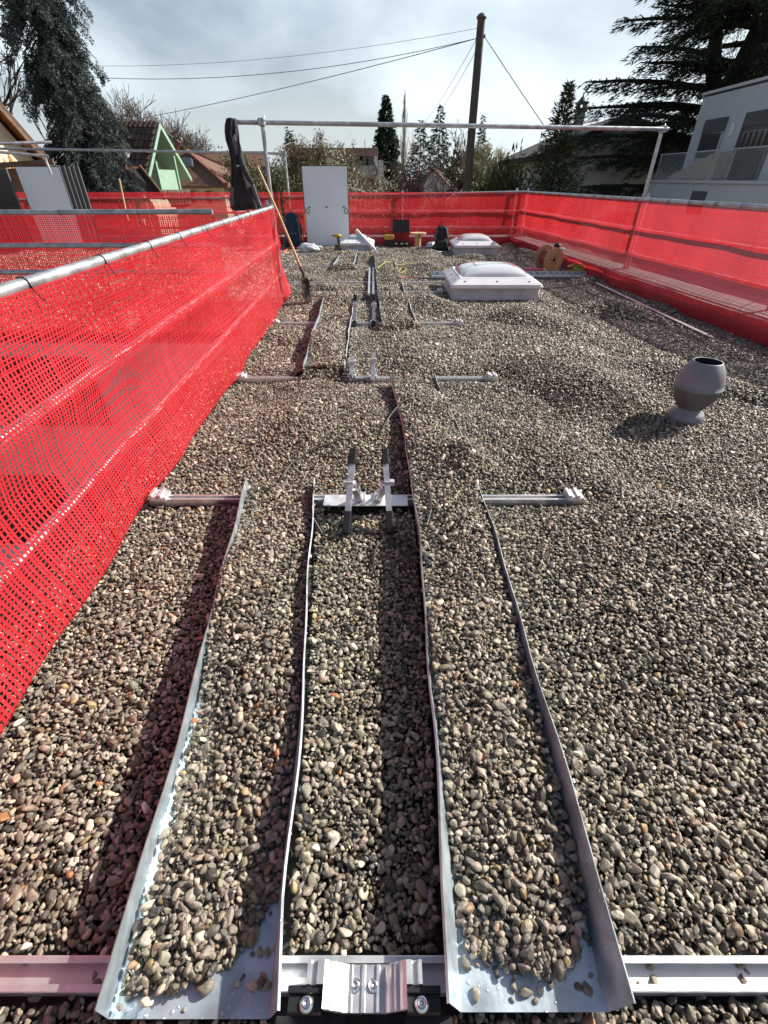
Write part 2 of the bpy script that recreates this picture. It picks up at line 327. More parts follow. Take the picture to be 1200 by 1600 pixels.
def height(x, y):
    x = np.asarray(x, float); y = np.asarray(y, float)
    h = undul(x, y) * (0.35 + 0.65 * smooth(y, 1.5, 4.0) * smooth(np.abs(x), .2, .9) + 0.5 * smooth(x, .7, 1.2)) + 0.018
    ti, near = in_tray(x, y)
    # level inside the trays: low at the open foot, heaped farther up
    for n, t in enumerate(TRAYS):
        st = np.array(t['st']); m = ti == n
        ob = np.interp(y, st[:, 0], st[:, 2]); ib = np.interp(y, st[:, 0], st[:, 3])
        c = np.clip(1 - np.abs((x - (ob + ib) / 2) / np.maximum(0.02, np.abs(ob - ib) / 2)), 0, 1)
        lev = (FLOOR + 0.014 + (0.060 * smooth(y, 0.3, 1.5) if n == 0 else 0.066 * smooth(y, 0.25, 0.75)) if n < 2 else 0.115) + 0.022 * c + undul(x * 1.7 + 3, y * 1.3) * 0.5
        h = np.where(m, np.maximum(lev, FLOOR + 0.01), h)
    # heaps that bury the tray walls and the right half of the second rail
    h += np.where(ti < 0, 0.055 * np.exp(-((x + 0.15) / 0.35) ** 2 - ((y - 3.1) / 0.55) ** 2), 0)
    h += 0.11 * np.exp(-((x - 0.53) / 0.16) ** 2 - ((y - 2.45) / 0.22) ** 2)
    h += 0.09 * np.exp(-((x - 0.25) / 0.25) ** 2 - ((y - 4.75) / 0.55) ** 2)
    h += 0.07 * np.exp(-((x + 0.6) / 0.2) ** 2 - ((y - 3.1) / 0.6) ** 2)
    h += 0.05 * np.exp(-((x - 0.25) / 0.18) ** 2 - ((y - 8.4) / 0.7) ** 2)
    out = ti < 0
    for (ry, _), (a, b), vis in zip(RAILS, RAILX, VISX):
        k = np.exp(-((y - ry) / .13) ** 2)
        for p, q in vis:
            kk = k * smooth(x, max(a, p) - .22, max(a, p)) * smooth(-x, -min(b, q) - .22, -min(b, q)); h = np.where(out, h * (1 - kk) + .010 * kk, h)
    for t in TRAYS[2:]:
        st = t['st']
        for e in (0, -1):
            c = (st[e][2] + st[e][3]) / 2; k = np.exp(-((y - st[e][0]) / .14) ** 2) * smooth(.34 - np.abs(x - c), 0, .14); h = np.where(out, np.maximum(h, .105 * k), h)
    k = np.exp(-((y - 9.25) / .42) ** 2) * smooth(x, .6, .9) * smooth(-x, -4.1, -3.9); h = h * (1 - k)
    k = np.exp(-((x - (3.64 + (8.75 - y) * .0273)) / .20) ** 2) * smooth(y, 5.2, 5.5) * smooth(-y, -9.0, -8.7); h = h * (1 - k)
    for cx, cy, sx, sy, kk in SKY:
        k = np.exp(-np.maximum(0, np.maximum(np.abs(x - cx) - sx / 2, np.abs(y - cy) - sy / 2)) ** 2 / .03); h = h * (1 - k) + .02 * k
    k = np.exp(-((x - VENT[0]) ** 2 + (y - VENT[1]) ** 2) / .06); h = h * (1 - k) + .01 * k
    return np.maximum(h, -0.075)
def height1(x, y): return float(height(np.array([x]), np.array([y]))[0])

def poly_mask(poly, x, y):
    m = np.zeros(x.shape, bool); n = len(poly); j = n - 1
    for i in range(n):
        xi, yi = poly[i]; xj, yj = poly[j]
        c = ((yi > y) != (yj > y)) & (x < (xj - xi) * (y - yi) / (yj - yi + 1e-12) + xi)
        m ^= c; j = i
    return m
g2 = lambda u, v: tuple(gr(u, v, FLOOR))[:2]
BARE = [[g2(*p) for p in ((440, 1385), (405, 1440), (395, 1475), (330, 1530), (240, 1572), (240, 1640), (440, 1640))],
        [g2(*p) for p in ((690, 1440), (718, 1446), (730, 1484), (764, 1499), (801, 1519), (850, 1537), (880, 1520), (899, 1500), (905, 1450), (922, 1395), (945, 1395), (1020, 1600), (690, 1640))]]

# ------------------------------------------------------------------ ground, roof deck, own house
def rect_sheet(name, x0, x1, y0, y1, z, mat, **kw):
    mb = MB(); mb.add([(x0, y0, z), (x1, y0, z), (x1, y1, z), (x0, y1, z)], [(0, 1, 2, 3)])
    return mb.build(name, mat, **kw)
GZ = -5.6
M['lawn'] = new_mat('winter_lawn', (0.075, 0.085, 0.035), 0.9, col2=(0.12, 0.10, 0.06), nscale=0.6)
tag(rect_sheet('ground', -900, 900, -300, 1500, GZ, M['lawn']), kind='structure')
M['deck'] = new_mat('gravel_bed', (0.035, 0.031, 0.028), 0.95, noise=0.4, nscale=40)  # near-black base puts the shade of the gaps between pebbles into the colour
def deck_sheet(x0, x1, y0, y1, nx, ny, name):
    X, Y = np.meshgrid(np.linspace(x0, x1, nx), np.linspace(y0, y1, ny)); Z = height(X, Y) - 0.012
    V = np.stack([X, Y, Z], -1).reshape(-1, 3); i = np.arange(ny - 1)[:, None] * nx + np.arange(nx - 1)[None, :]
    F = np.stack([i, i + 1, i + nx + 1, i + nx], -1).reshape(-1, 4)
    tag(np_mesh(name, V, F, M['deck'], smooth=True), kind='structure')
# under trays the bed stays below the tray floor
_h = height
def bed(x0, x1, y0, y1, nx, ny, name):
    X, Y = np.meshgrid(np.linspace(x0, x1, nx), np.linspace(y0, y1, ny)); ti, near = in_tray(X, Y)
    Z = height(X, Y) - 0.022
    for d in (-.05, 0, .05):
        t2, n2 = in_tray(X + d, Y + d * .5); Z = np.where((t2 >= 0) | n2, np.minimum(Z, -0.004), Z)
    V = np.stack([X, Y, Z], -1).reshape(-1, 3); i = np.arange(ny - 1)[:, None] * nx + np.arange(nx - 1)[None, :]
    F = np.stack([i, i + 1, i + nx + 1, i + nx], -1).reshape(-1, 4)
    return tag(np_mesh(name, V, F, M['deck'], smooth=True), kind='structure')
bed(-1.75, 5.0, -1.2, 15.0, 150, 330, 'roof_surface')
bed(-11.5, -1.752, 5.7, 15.0, 60, 60, 'roof_surface')
M['render_grey'] = new_mat('grey_render', (0.62, 0.58, 0.54), 0.9, noise=0.08, nscale=3, bump=0.1, bscale=60)
M['glass_dark'] = new_mat('dark_glass', (0.012, 0.013, 0.015), 0.12, spec=0.6)
M['parapet'] = new_mat('parapet_sheet', (0.20, 0.20, 0.205), 0.6, noise=.15, nscale=4)
ownh = empty('flat_roof_house', (0, 0, GZ), 'grey rendered house under the gravel roof, its dark windows seen through the left netting', 'house')
mb = MB(); mb.box((1.65, 6.9, (GZ - 0.08) / 2 - 0.04), (6.7, 16.2, -GZ - 0.08)); mb.build('wall', M['render_grey'], ownh)
mb = MB(); mb.box((-6.62, 10.35, (GZ - 0.08) / 2 - 0.04), (9.7, 9.3, -GZ - 0.08)); mb.build('wall', M['render_grey'], ownh)
mb = MB(); pe = [(RIGHTX(15.0) - .20, 15.0), (RIGHTX(15.0) + .25, 15.0), (RIGHTX(-1.0) + .25, -1.0), (RIGHTX(-1.0) - .42, -1.0), (RIGHTX(7.0) - .38, 7.0)]
mb.prism([(x, y, -.1) for x, y in pe], (0, 0, 0), (0, 0, .31)); mb.build('parapet', M['parapet'], ownh)
mb = MB(); mb.box((-3.6, REAR_Y + .12, .05), (14.8, .60, .32)); mb.build('parapet', M['parapet'], ownh)
mb = MB(); mb.box((-4.85, 5.69, -0.73), (2.42, 0.06, 0.9)); mb.build('window', M['glass_dark'], ownh)
mb = MB(); mb.box((-5.75, 5.69, -2.6), (2.1, 0.06, 1.25)); mb.build('window', M['glass_dark'], ownh)
M['paving'] = new_mat('grey_paving', (0.42, 0.40, 0.38), 0.9, noise=0.12, nscale=2)
tag(rect_sheet('courtyard', -14, -1.72, -6, 5.68, GZ + 0.02, M['paving']), kind='structure')

# ------------------------------------------------------------------ pebbles (nobody could count them: one object)
proto_col = bpy.data.collections.new('pebble_shapes')
def pebble(i):
    bm = bmesh.new(); bmesh.ops.create_icosphere(bm, subdivisions=3 if i < 10 else 2, radius=0.5)
    r = np.random.default_rng(100 + i); ax = (1.0, r.uniform(0.62, 0.86), r.uniform(0.42, 0.62))
    ks = [(Vector(r.normal(size=3)).normalized(), r.uniform(0, 6.28), r.uniform(1.5, 4.0), r.uniform(0.03, 0.10)) for _ in range(6)]
    cuts = [(Vector(r.normal(size=3)).normalized(), r.uniform(0.27, 0.42)) for _ in range(6)]
    for v in bm.verts:
        p = v.co.copy(); n = p.normalized(); s = 1.0
        for d, ph, f, a in ks: s += a * math.sin(n.dot(d) * f + ph)
        p = n * 0.5 * s
        for d, q in cuts:
            e = p.dot(d) - q
            if e > 0: p -= d * e * 0.75
        v.co = Vector((p.x * ax[0], p.y * ax[1], p.z * ax[2]))
    me = bpy.data.meshes.new('pebble_%02d' % i); bm.to_mesh(me); bm.free()
    me.polygons.foreach_set('use_smooth', [True] * len(me.polygons)); me.materials.append(M['pebble'])
    o = bpy.data.objects.new('pebble_%02d' % i, me); proto_col.objects.link(o)
for i in range(10): pebble(i)

def scatter():
    out = []
    def layer(x0, x1, y0, y1, pitch, dz0, dz1, big):
        nx, ny = int((x1 - x0) / pitch), int((y1 - y0) / pitch)
        X, Y = np.meshgrid(np.arange(nx), np.arange(ny))
        X = x0 + (X + 0.5 * (Y % 2) + rng.uniform(-.42, .42, X.shape)) * pitch
        Y = y0 + (Y + rng.uniform(-.42, .42, X.shape)) * pitch
        x, y = X.ravel(), Y.ravel()
        s = np.clip(rng.lognormal(math.log(big), 0.34, x.shape), big * 0.5, big * 2.3)
        z = rng.uniform(dz0, dz1, x.shape)
        out.append(np.stack([x, y, z, s], 1))
    # main roof
    layer(-1.7, 4.3, -0.6, 4.4, 0.0123, -0.011, 0.002, 0.0154)
    layer(-1.7, 4.3, -0.6, 4.4, 0.0200, 0.001, 0.010, 0.0186)
    layer(-1.8, 4.5, 4.4, 14.4, 0.0168, -0.012, 0.003, 0.0212)
    layer(-1.8, 4.3, 4.4, 14.4, 0.0278, 0.002, 0.012, 0.0245)
    layer(-9.6, -1.8, 5.75, 14.4, 0.031, -0.006, 0.008, 0.040)
    n_top = sum(len(q) for q in out)
    layer(-1.0, 0.55, 0.2, 12.2, 0.0165, -0.030, -0.014, 0.0205)     # lower stones inside the trays
    A = np.concatenate(out); x, y, dz, s = A.T
    ti, near = in_tray(x, y)
    keep = ~near & ~((np.arange(len(x)) >= n_top) & (ti < 0)) & (x < RIGHTX(y) - 0.30) & (y < REAR_Y - 0.12)
    keep &= ~((y < 5.7) & (x < WALLX(y) - 0.18))
    for (ry, _), (a, b), vis in zip(RAILS, RAILX, VISX):
        on = np.abs(y - ry) < 0.046; vx = np.zeros_like(on)
        for p, q in vis: vx |= (x > max(a, p)) & (x < min(b, q))
        keep &= ~(on & vx & (ti < 0) & (rng.uniform(size=x.shape) < (0.78 if ry < 1 else 0.965)))
    for cx, cy, sx, sy, k in SKY: keep &= ~((np.abs(x - cx) < sx / 2 - 0.05) & (np.abs(y - cy) < sy / 2 - 0.05))
    keep &= ~(np.hypot(x - VENT[0], y - VENT[1]) < 0.10)
    keep &= ~((np.abs(x + 0.045) < 0.185) & (y > 0.15) & (y < 0.255))                       # central clamp
    keep &= ~((x > -0.33) & (x < 0.13) & (y > 2.04) & (y < 2.2) & (rng.uniform(size=x.shape) < 0.93))  # splice plate
    for p in BARE: keep &= ~(poly_mask(p, x, y) & (ti >= 0) & (rng.uniform(size=x.shape) < 0.915))
    keep &= ~((ti >= 0) & (ti < 2) & (y < 0.20) & (rng.uniform(size=x.shape) < 0.8))
    bare = np.zeros_like(keep)
    for p in BARE: bare |= poly_mask(p, x, y) & (ti >= 0)
    x, y, dz, s, bare, ti = x[keep], y[keep], dz[keep], s[keep], bare[keep], ti[keep]
    z = height(x, y) + dz
    z = np.where(ti >= 0, np.maximum(z, FLOOR + s * 0.22), z); z = np.where(bare, FLOOR + s * 0.22, z)
    # visible from the roof only: keep what is in the wide neighbourhood of the view
    n = len(x)
    tilt = np.where(bare, 0.12, 0.50)
    rot = np.stack([rng.normal(0, 1, n) * tilt, rng.normal(0, 1, n) * tilt, rng.uniform(0, 6.283, n)], 1)
    scl = np.stack([s * rng.uniform(0.9, 1.3, n), s * rng.uniform(0.9, 1.08, n), s * rng.uniform(0.85, 1.15, n)], 1)
    pal = np.array([(0.34, 0.30, 0.245), (0.42, 0.37, 0.30), (0.26, 0.235, 0.20), (0.17, 0.155, 0.135), (0.10, 0.092, 0.085), (0.55, 0.51, 0.44), (0.30, 0.21, 0.15), (0.40, 0.30, 0.17), (0.42, 0.20, 0.09), (0.37, 0.30, 0.26), (0.28, 0.27, 0.21)])
    pr = np.array([.20, .16, .16, .12, .12, .12, .04, .025, .004, .05, .04]); pr /= pr.sum()
    tint = pal[rng.choice(len(pal), n, p=pr)] * np.exp(rng.normal(0, 0.30, n))[:, None] * 0.70
    tint *= (1 + rng.normal(0, 0.02, (n, 3))) * np.array([1.05, 1.0, 0.915])
    me = bpy.data.meshes.new('gravel'); me.vertices.add(n)
    me.vertices.foreach_set('co', np.stack([x, y, z], 1).astype(np.float32).ravel())
    for nm, typ, arr in (('rot', 'FLOAT_VECTOR', rot), ('scl', 'FLOAT_VECTOR', scl), ('tint', 'FLOAT_VECTOR', np.clip(tint, 0.01, 0.9))):
        me.attributes.new(nm, typ, 'POINT').data.foreach_set('vector', arr.astype(np.float32).ravel())
    me.attributes.new('pick', 'INT', 'POINT').data.foreach_set('value', rng.integers(0, 10, n).astype(np.int32))
    me.update(); me.materials.append(M['pebble'])
    o = bpy.data.objects.new('gravel', me); COL.objects.link(o)
    tag(o, 'rounded grey and beige river pebbles covering the flat roof and filling the trays', 'gravel', kind='stuff')
    ng = bpy.data.node_groups.new('pebble_scatter', 'GeometryNodeTree')
    ng.interface.new_socket('Geometry', in_out='INPUT', socket_type='NodeSocketGeometry')
    ng.interface.new_socket('Geometry', in_out='OUTPUT', socket_type='NodeSocketGeometry')
    gi = ng.nodes.new('NodeGroupInput'); go = ng.nodes.new('NodeGroupOutput')
    ci = ng.nodes.new('GeometryNodeCollectionInfo'); ci.inputs['Collection'].default_value = proto_col
    ci.inputs['Separate Children'].default_value = True; ci.inputs['Reset Children'].default_value = True
    ip = ng.nodes.new('GeometryNodeInstanceOnPoints'); ip.inputs['Pick Instance'].default_value = True
    def na(nm, dt):
        a = ng.nodes.new('GeometryNodeInputNamedAttribute'); a.data_type = dt; a.inputs['Name'].default_value = nm; return a.outputs['Attribute']
    ng.links.new(gi.outputs[0], ip.inputs['Points']); ng.links.new(ci.outputs[0], ip.inputs['Instance'])
    ng.links.new(na('pick', 'INT'), ip.inputs['Instance Index']); ng.links.new(na('rot', 'FLOAT_VECTOR'), ip.inputs['Rotation']); ng.links.new(na('scl', 'FLOAT_VECTOR'), ip.inputs['Scale'])
    ng.links.new(ip.outputs[0], go.inputs[0])
    md = o.modifiers.new('pebble_scatter', 'NODES'); md.node_group = ng
    print('pebbles', n)
scatter()

# ------------------------------------------------------------------ gravel trays
for t in TRAYS:
    st = t['st']; mb = MB(); prof = []
    for (y, ot, ob, ib, it) in st:
        h = TOP if y < 2.0 else TOP - 0.01
        so_ = 1 if ot > ob else -1
        prof.append([(ot + (0.005 if ot > ib else -0.005), h - 0.006), (ot, h), (ob, FLOOR), (ib, FLOOR), (it, h), (it + (0.005 if it > ob else -0.005), h - 0.006)])
    vs = []
    # densify with a faint buckle of the thin rim
    ys = np.arange(st[0][0], st[-1][0] + 1e-6, 0.06)
    S = np.array([s[0] for s in st]); Pf = np.array(prof)
    for y in ys:
        wob = 0.004 * math.sin(y * 5.1 + len(t['label'])) + 0.003 * math.sin(y * 11.7)
        for j in range(6):
            x = np.interp(y, S, Pf[:, j, 0]); z = np.interp(y, S, Pf[:, j, 1])
            if j in (0, 1, 4, 5): x += wob
            vs.append((x, y, z))
    nn = len(ys)
    mb.add(vs, [(i * 6 + j, i * 6 + j + 1, (i + 1) * 6 + j + 1, (i + 1) * 6 + j) for i in range(nn - 1) for j in range(5)])
    o = mb.build('gravel_tray', M['galv_sheet'])
    so2 = o.modifiers.new('thickness', 'SOLIDIFY'); so2.thickness = 0.002
    tag(o, t['label'], 'gravel tray', 'galvanised trays holding gravel')

# ------------------------------------------------------------------ mounting rails
def rail_mesh(mb, x0, x1, y, w=0.075, h=0.05, z0=0.0, slope=0.0):
    hw = w / 2
    prof = [(-hw, 0), (-hw, h), (-hw + .002, h + .001), (-hw + .013, h + .001), (-hw + .013, h - .004), (-hw + .010, h - .004), (-hw + .010, h - .030), (hw - .010, h - .030), (hw - .010, h - .004), (hw - .013, h - .004), (hw - .013, h + .001), (hw - .002, h + .001), (hw, h), (hw, 0)]
    n = len(prof); vs = [(x0, y + a, z0 + b) for a, b in prof] + [(x1, y + a + slope, z0 + b) for a, b in prof]
    mb.add(vs, [(i, i + 1, i + 1 + n, i + n) for i in range(n - 1)] + [(n - 1, 0, n, 2 * n - 1)])
    mb.add(vs[:n], [tuple(range(n))]); mb.add(vs[n:], [tuple(range(n))])
rail_labels = [
 'nearest grooved aluminium rail crossing under both trays at the foot of the photo',
 'aluminium rail carrying the two upright module arms, pebbles over its right part',
 'third aluminium rail with two short pale brackets in its middle',
 'aluminium rail ending beyond the shovel side, crossing under two slim bracket arms',
 'short aluminium rail at the left of the near skylight',
 'long thin aluminium rail just before the cable tray, half sunk in gravel',
 'half buried rail on the left between shovel and crumpled bag',
 'farthest half buried rail before the white back of the solar panel']
clampx = [None, (-1.25, 1.06), (-1.28, 0.97), (-1.34, 0.93), (None, 0.88), None, None, None]
for i, (ry, sl) in enumerate(RAILS):
    a, b = RAILX[i]; root = empty('mounting_rail', ((a + b) / 2, ry, 0), rail_labels[i], 'mounting rail', 'aluminium mounting rails across the roof')
    mb = MB(); rail_mesh(mb, a, b, ry, w=0.060 if i == 0 else (0.050 if i < 4 else 0.045), h=0.048); mb.build('profile', M['alu'], root)
    if clampx[i]:
        for cx in clampx[i]:
            if cx is None: continue
            mb = MB()
            for k, (dx, hh) in enumerate(((-.035, .035), (-.012, .025), (.012, .035), (.035, .02))):
                mb.box((cx + dx, ry, .05 + hh / 2), (.016, .082, hh))
            mb.box((cx, ry, .056), (.09, .08, .012)); cl = mb.build('end_clamp', M['alu_raw'], root)
            mb = MB(); mb.lathe([(0, .012), (.008, .012), (.008, 0)], (cx + .0, ry - .02, .062), 10); mb.build('bolt', M['steel'], cl)

# ------------------------------------------------------------------ central clamp on the nearest rail
root = empty('module_clamp', (-0.045, 0.25, 0), 'ribbed aluminium centre clamp with two black end blocks on the nearest rail', 'clamp')
y0, y1 = 0.172, 0.246
zb = 0.052
pr = [(-.165, .118), (-.158, .118), (-.155, .108), (-.145, .108), (-.143, .118), (-.128, .118), (-.120, .112), (-.112, .100), (-.104, .097), (-.100, .088), (-.092, .086), (-.088, .076), (-.078, .072), (-.070, .074), (-.068, .068), (-.050, .068), (-.048, .072), (-.042, .072), (-.040, .068),
      (-.018, .068), (-.016, .073), (-.010, .073), (-.008, .068), (.004, .070), (.012, .076), (.016, .086), (.022, .088), (.026, .098), (.034, .100), (.040, .112), (.048, .118), (.060, .118), (.062, .108), (.072, .108), (.075, .118), (.082, .118)]
mb = MB(); n = len(pr)
cen = [q for q in pr if -.129 < q[0] < .049]
mb.prism([(x, y0, z) for x, z in cen] + [(.046, y0, .096), (.020, y0, .07), (.004, y0, zb), (-.085, y0, zb), (-.105, y0, .07), (-.126, y0, .096)], (0, 0, 0), (0, y1 - y0, 0))
mb.prism([(x, y0 + .036, z) for x, z in pr if x <= -.128] + [(-.128, y0 + .036, .09), (-.165, y0 + .036, .09)], (0, 0, 0), (0, y1 - y0 - .036, 0))
mb.prism([(x, y0 + .036, z) for x, z in pr if x >= .048] + [(.082, y0 + .036, .09), (.048, y0 + .036, .09)], (0, 0, 0), (0, y1 - y0 - .036, 0))
mb.build('profile', M['alu'], root)
for sx, cx in ((-1, -.166), (1, .083)):
    mb = MB(); mb.box((cx, .182, .078), (.070, .028, .046), bev=.002); mb.box((cx, .2015, .084), (.074, .012, .052), bev=.002); mb.box((cx + sx * .012, .163, .052), (.10, .012, .010))
    b = mb.build('clamp_block', M['black'], root)
    mb = MB(); mb.lathe([(.0155, 0), (.0155, .003), (.012, .004), (.011, .008), (.005, .008), (.0045, .004), (0, .004)], (cx - sx * .004, .182, .100), 20); mb.build('bolt', M['steel'], b)
for cx in (-.062, -.022):
    mb = MB(); mb.lathe([(.012, 0), (.012, .003), (.009, .004), (.008, .008), (.004, .008), (.0035, .004), (0, .004)], (cx, .213, .068), 16); mb.build('bolt', M['steel'], root)

# ------------------------------------------------------------------ module arms on the second rail
plate = MB(); plate.box((-.1, 2.105, .056), (.46, .105, .004)); pl = plate.build('splice_plate', M['alu_raw'])
tag(pl, 'flat galvanised plate lying on the rail between the two upright arms', 'plate')
def arm(x, lean, label):
    r = empty('module_support', (x, 2.1, .05), label, 'support arm', 'upright module arms on the second rail')
    a = Vector((x - lean * .012, 1.90, .062)); b = Vector((x + lean * .012, 2.17, .30)); d = (b - a).normalized()
    up = Vector((0, -d.z, d.y))
    mb = MB()
    for s in (-1, 1): mb.bar(a + Vector((s * .013, 0, 0)), b + Vector((s * .013, 0, 0)), .004, .034, up)
    mb.bar(a + up * .015, b + up * .015, .03, .004, up); mb.build('beam', M['alu'], r)
    for p, q, nm in ((a - d * .06, a + d * .055, 'end_cap'), (b - d * .05, b + d * .035, 'end_cap')):
        mb = MB(); mb.bar(p, q, .036, .046, up, bev=.004); mb.bar(p - up * .01, p + d * .035 - up * .01, .05, .03, up, bev=.003); mb.build(nm, M['black'], r)
    mid = a + (b - a) * .62
    mb = MB(); mb.box(mid + Vector((-lean * .012, -.012, -.006)), (.052, .03, .026), bev=.002)
    mb.bar(mid + Vector((lean * .02, -.01, -.005)), Vector((x + lean * .055, 2.14, .06)), .022, .012, (1, 0, 0))
    mb.bar(mid + Vector((lean * .024, .0, .0)) - d * .05, Vector((x + lean * .05, 2.09, .06)), .014, .03, (1, 0, 0))
    mb.box((x + lean * .05, 2.13, .064), (.05, .075, .016), bev=.002); mb.build('brace', M['alu'], r)
    mb = MB()
    for k in (.25, .5): 
        p = mid + (Vector((x + lean * .055, 2.14, .06)) - mid) * k + Vector((lean * .012, -.016, 0)); mb.lathe([(0, .008), (.011, .006), (.012, 0)], p, 10, axis=(0, -1, .4))
    mb.build('bolt', M['steel'], r)
arm(-.178, 1, 'left upright aluminium arm with black caps on the second rail')
arm(.018, -1, 'right upright aluminium arm with black caps on the second rail')
def small_bracket(x, y, h, label, mat='alu', cap=False):
    r = empty('roof_bracket', (x, y, .05), label, 'bracket', 'small brackets standing on farther rails')
    mb = MB(); a = Vector((x, y - .10, .06)); b = Vector((x + .01, y + .09, .06 + h)); mb.bar(a, b, .034, .022, (0, -1, 1)); mb.box((x, y, .062), (.075, .07, .018), bev=.003)
    mb.box(a.lerp(b, .7), (.06, .03, .045), bev=.003); mb.bar(a.lerp(b, .6), (x + .03, y + .06, .06), .018, .01, (1, 0, 0)); mb.build('beam', M[mat], r)
    if cap:
        mb = MB(); mb.bar(b - (b - a) * .15, b + (b - a) * .06, .045, .045, (0, -1, 1), bev=.004); mb.build('end_cap', M['black'], r)
        mb = MB(); mb.bar(a - (b - a) * .25, a + (b - a) * .1, .04, .04, (0, -1, 1), bev=.004); mb.build('end_cap', M['black'], r)
small_bracket(-.29, 4.06, .15, 'left pale bracket without caps on the third rail')
small_bracket(-.10, 4.06, .18, 'right pale bracket without caps on the third rail')
small_bracket(-.36, 6.0, .26, 'left slim bracket with black caps on the fourth rail', cap=True)
small_bracket(-.13, 6.0, .26, 'right slim bracket with black caps on the fourth rail', cap=True)
small_bracket(-.17, 12.3, .12, 'low bracket among cables before the small skylight')
# loose profiles lying lengthwise
r = empty('profile_bundle', (-.2, 8.6, .05), 'pair of bright aluminium profiles lying lengthwise between the brackets and red cable', 'aluminium profile')
for dx in (-.035, .035):
    mb = MB(); mb.bar((-.19 + dx, 7.45, .085), (-.24 + dx, 9.9, .09), .03, .03); mb.build('profile', M['alu'], r)

# ------------------------------------------------------------------ black cables on the gravel
def cable(name, pts2, label, cat='cable', mat='cable', rad=.0058, lift=.022, z=None, group='loose cables on the gravel'):
    P = []
    pts = [Vector((p[0], p[1], 0)) for p in pts2]; zz = [p[2] if len(p) > 2 else None for p in pts2]
    for i in range(len(pts) - 1):
        p0, p1, p2, p3 = pts[max(0, i - 1)], pts[i], pts[i + 1], pts[min(len(pts) - 1, i + 2)]
        z1 = zz[i] if zz[i] is not None else height1(p1.x, p1.y) + lift; z2 = zz[i + 1] if zz[i + 1] is not None else height1(p2.x, p2.y) + lift
        for k in range(8):
            t = k / 8; q = 0.5 * ((2 * p1) + (p2 - p0) * t + (2 * p0 - 5 * p1 + 4 * p2 - p3) * t * t + (3 * p1 - p0 - 3 * p2 + p3) * t ** 3)
            P.append((q.x, q.y, z1 + (z2 - z1) * t + .004 * math.sin(i * 7 + t * 3)))
    mb = MB(); mb.tube(P, rad, 6); return tag(mb.build(name, M[mat]), label, cat, group)
G = lambda u, v, z=.03: (gr(u, v, z).x, gr(u, v, z).y)
cable('power_cable', [G(340, 786), G(385, 788), (*G(425, 782),), G(433, 765), G(450, 735), G(490, 712), G(530, 700)], 'black cable looping left of the upright arms from the tray corner')
cable('power_cable', [G(482, 790), G(485, 815), G(505, 835), G(520, 838), G(533, 840)], 'black cable curving across the left tray edge below the left arm')
cable('power_cable', [G(612, 838), G(640, 850), G(663, 890), G(668, 905), G(640, 870), G(612, 842)], 'black cable loop right of the right arm over the tray wall')
cable('power_cable', [G(608, 840), G(590, 850), G(583, 880), G(588, 900)], 'thin black cable running towards the viewer from the right arm')
cable('power_cable', [G(600, 760), G(640, 768), G(665, 790), G(671, 820), G(664, 845)], 'black cable arching over the right tray behind the right arm')
cable('power_cable', [G(645, 690), G(640, 700), G(625, 720), G(608, 730)], 'black cable stub behind the right arm near the tray wall')
cable('power_cable', [G(595, 690), G(605, 672), G(625, 655), G(640, 650)], 'thin cable between third rail and right arm')
cable('power_cable', [G(540, 575), G(545, 592), G(553, 603)], 'short black cable across the left end of the third rail')
cable('power_cable', [G(605, 575), G(585, 585), G(572, 600)], 'short black cable across the middle of the third rail')
cable('power_cable', [G(635, 445), G(650, 462), G(665, 478)], 'black cable lying over the right tray beside the near skylight')
for k, pp in enumerate([[(545, 402), (552, 412), (548, 420)], [(570, 400), (576, 412), (582, 418), (590, 405)], [(558, 396), (560, 405), (556, 418)]]):
    cable('power_cable', [G(*p) for p in pp], ['black cable left below the small skylight', 'black cable loop right below the small skylight', 'black cable hanging down in the middle below the small skylight'][k])
M['red_cable'] = new_mat('red_cable', (0.40, 0.03, 0.02), 0.45)
M['yellow'] = new_mat('yellow_cord', (0.45, 0.36, 0.05), 0.55)
M['white_cord'] = new_mat('white_cord', (0.70, 0.70, 0.66), 0.5)
M['orange'] = new_mat('orange_cord', (0.80, 0.13, 0.03), 0.5)
cable('solar_cable', [G(585, 405), G(588, 401), G(600, 401), G(606, 404), G(596, 406), G(590, 403), G(604, 402)], 'red cable coiled beside the small skylight', mat='red_cable', rad=.012)
cable('solar_cable', [G(625, 436), G(640, 434), G(660, 437), G(676, 434)], 'red cable stretched behind the long thin rail', mat='red_cable', rad=.008)
cable('yellow_cord', [G(590, 431), G(606, 420), G(625, 418), G(655, 415)], 'pale yellow cord lying across the far tray', mat='yellow', rad=.008)
cable('yellow_cord', [G(621, 420), G(620, 427), G(628, 428), G(634, 424), G(627, 422), G(623, 427), G(632, 428)], 'yellow cord coiled on the far tray edge', mat='yellow', rad=.008)
cable('extension_cord', [G(668, 392), G(672, 388), G(684, 387), G(694, 391), G(686, 394), G(672, 393), G(680, 389), G(696, 390), G(704, 392), G(708, 386)], 'white cable coil in front of the black backpack', mat='white_cord', rad=.011)
p0 = at(475, 335, 14.3)
cable('extension_cord', [(p0.x, p0.y, p0.z), (*at(477, 360, 14.2)[:2], at(477, 360, 14.2).z), (*at(468, 378, 14.0)[:2], .08), G(456, 386), G(446, 391), G(443, 395), G(452, 394)], 'orange extension cord running down from the rear netting to the gravel', mat='orange', rad=.016)
cable('extension_cord', [(*at(474, 350, 14.3)[:2], at(474, 350, 14.3).z), (*at(473, 372, 14.2)[:2], .15), G(470, 385), G(455, 389)], 'second thinner orange cord beside the blue backpack', mat='orange', rad=.011)

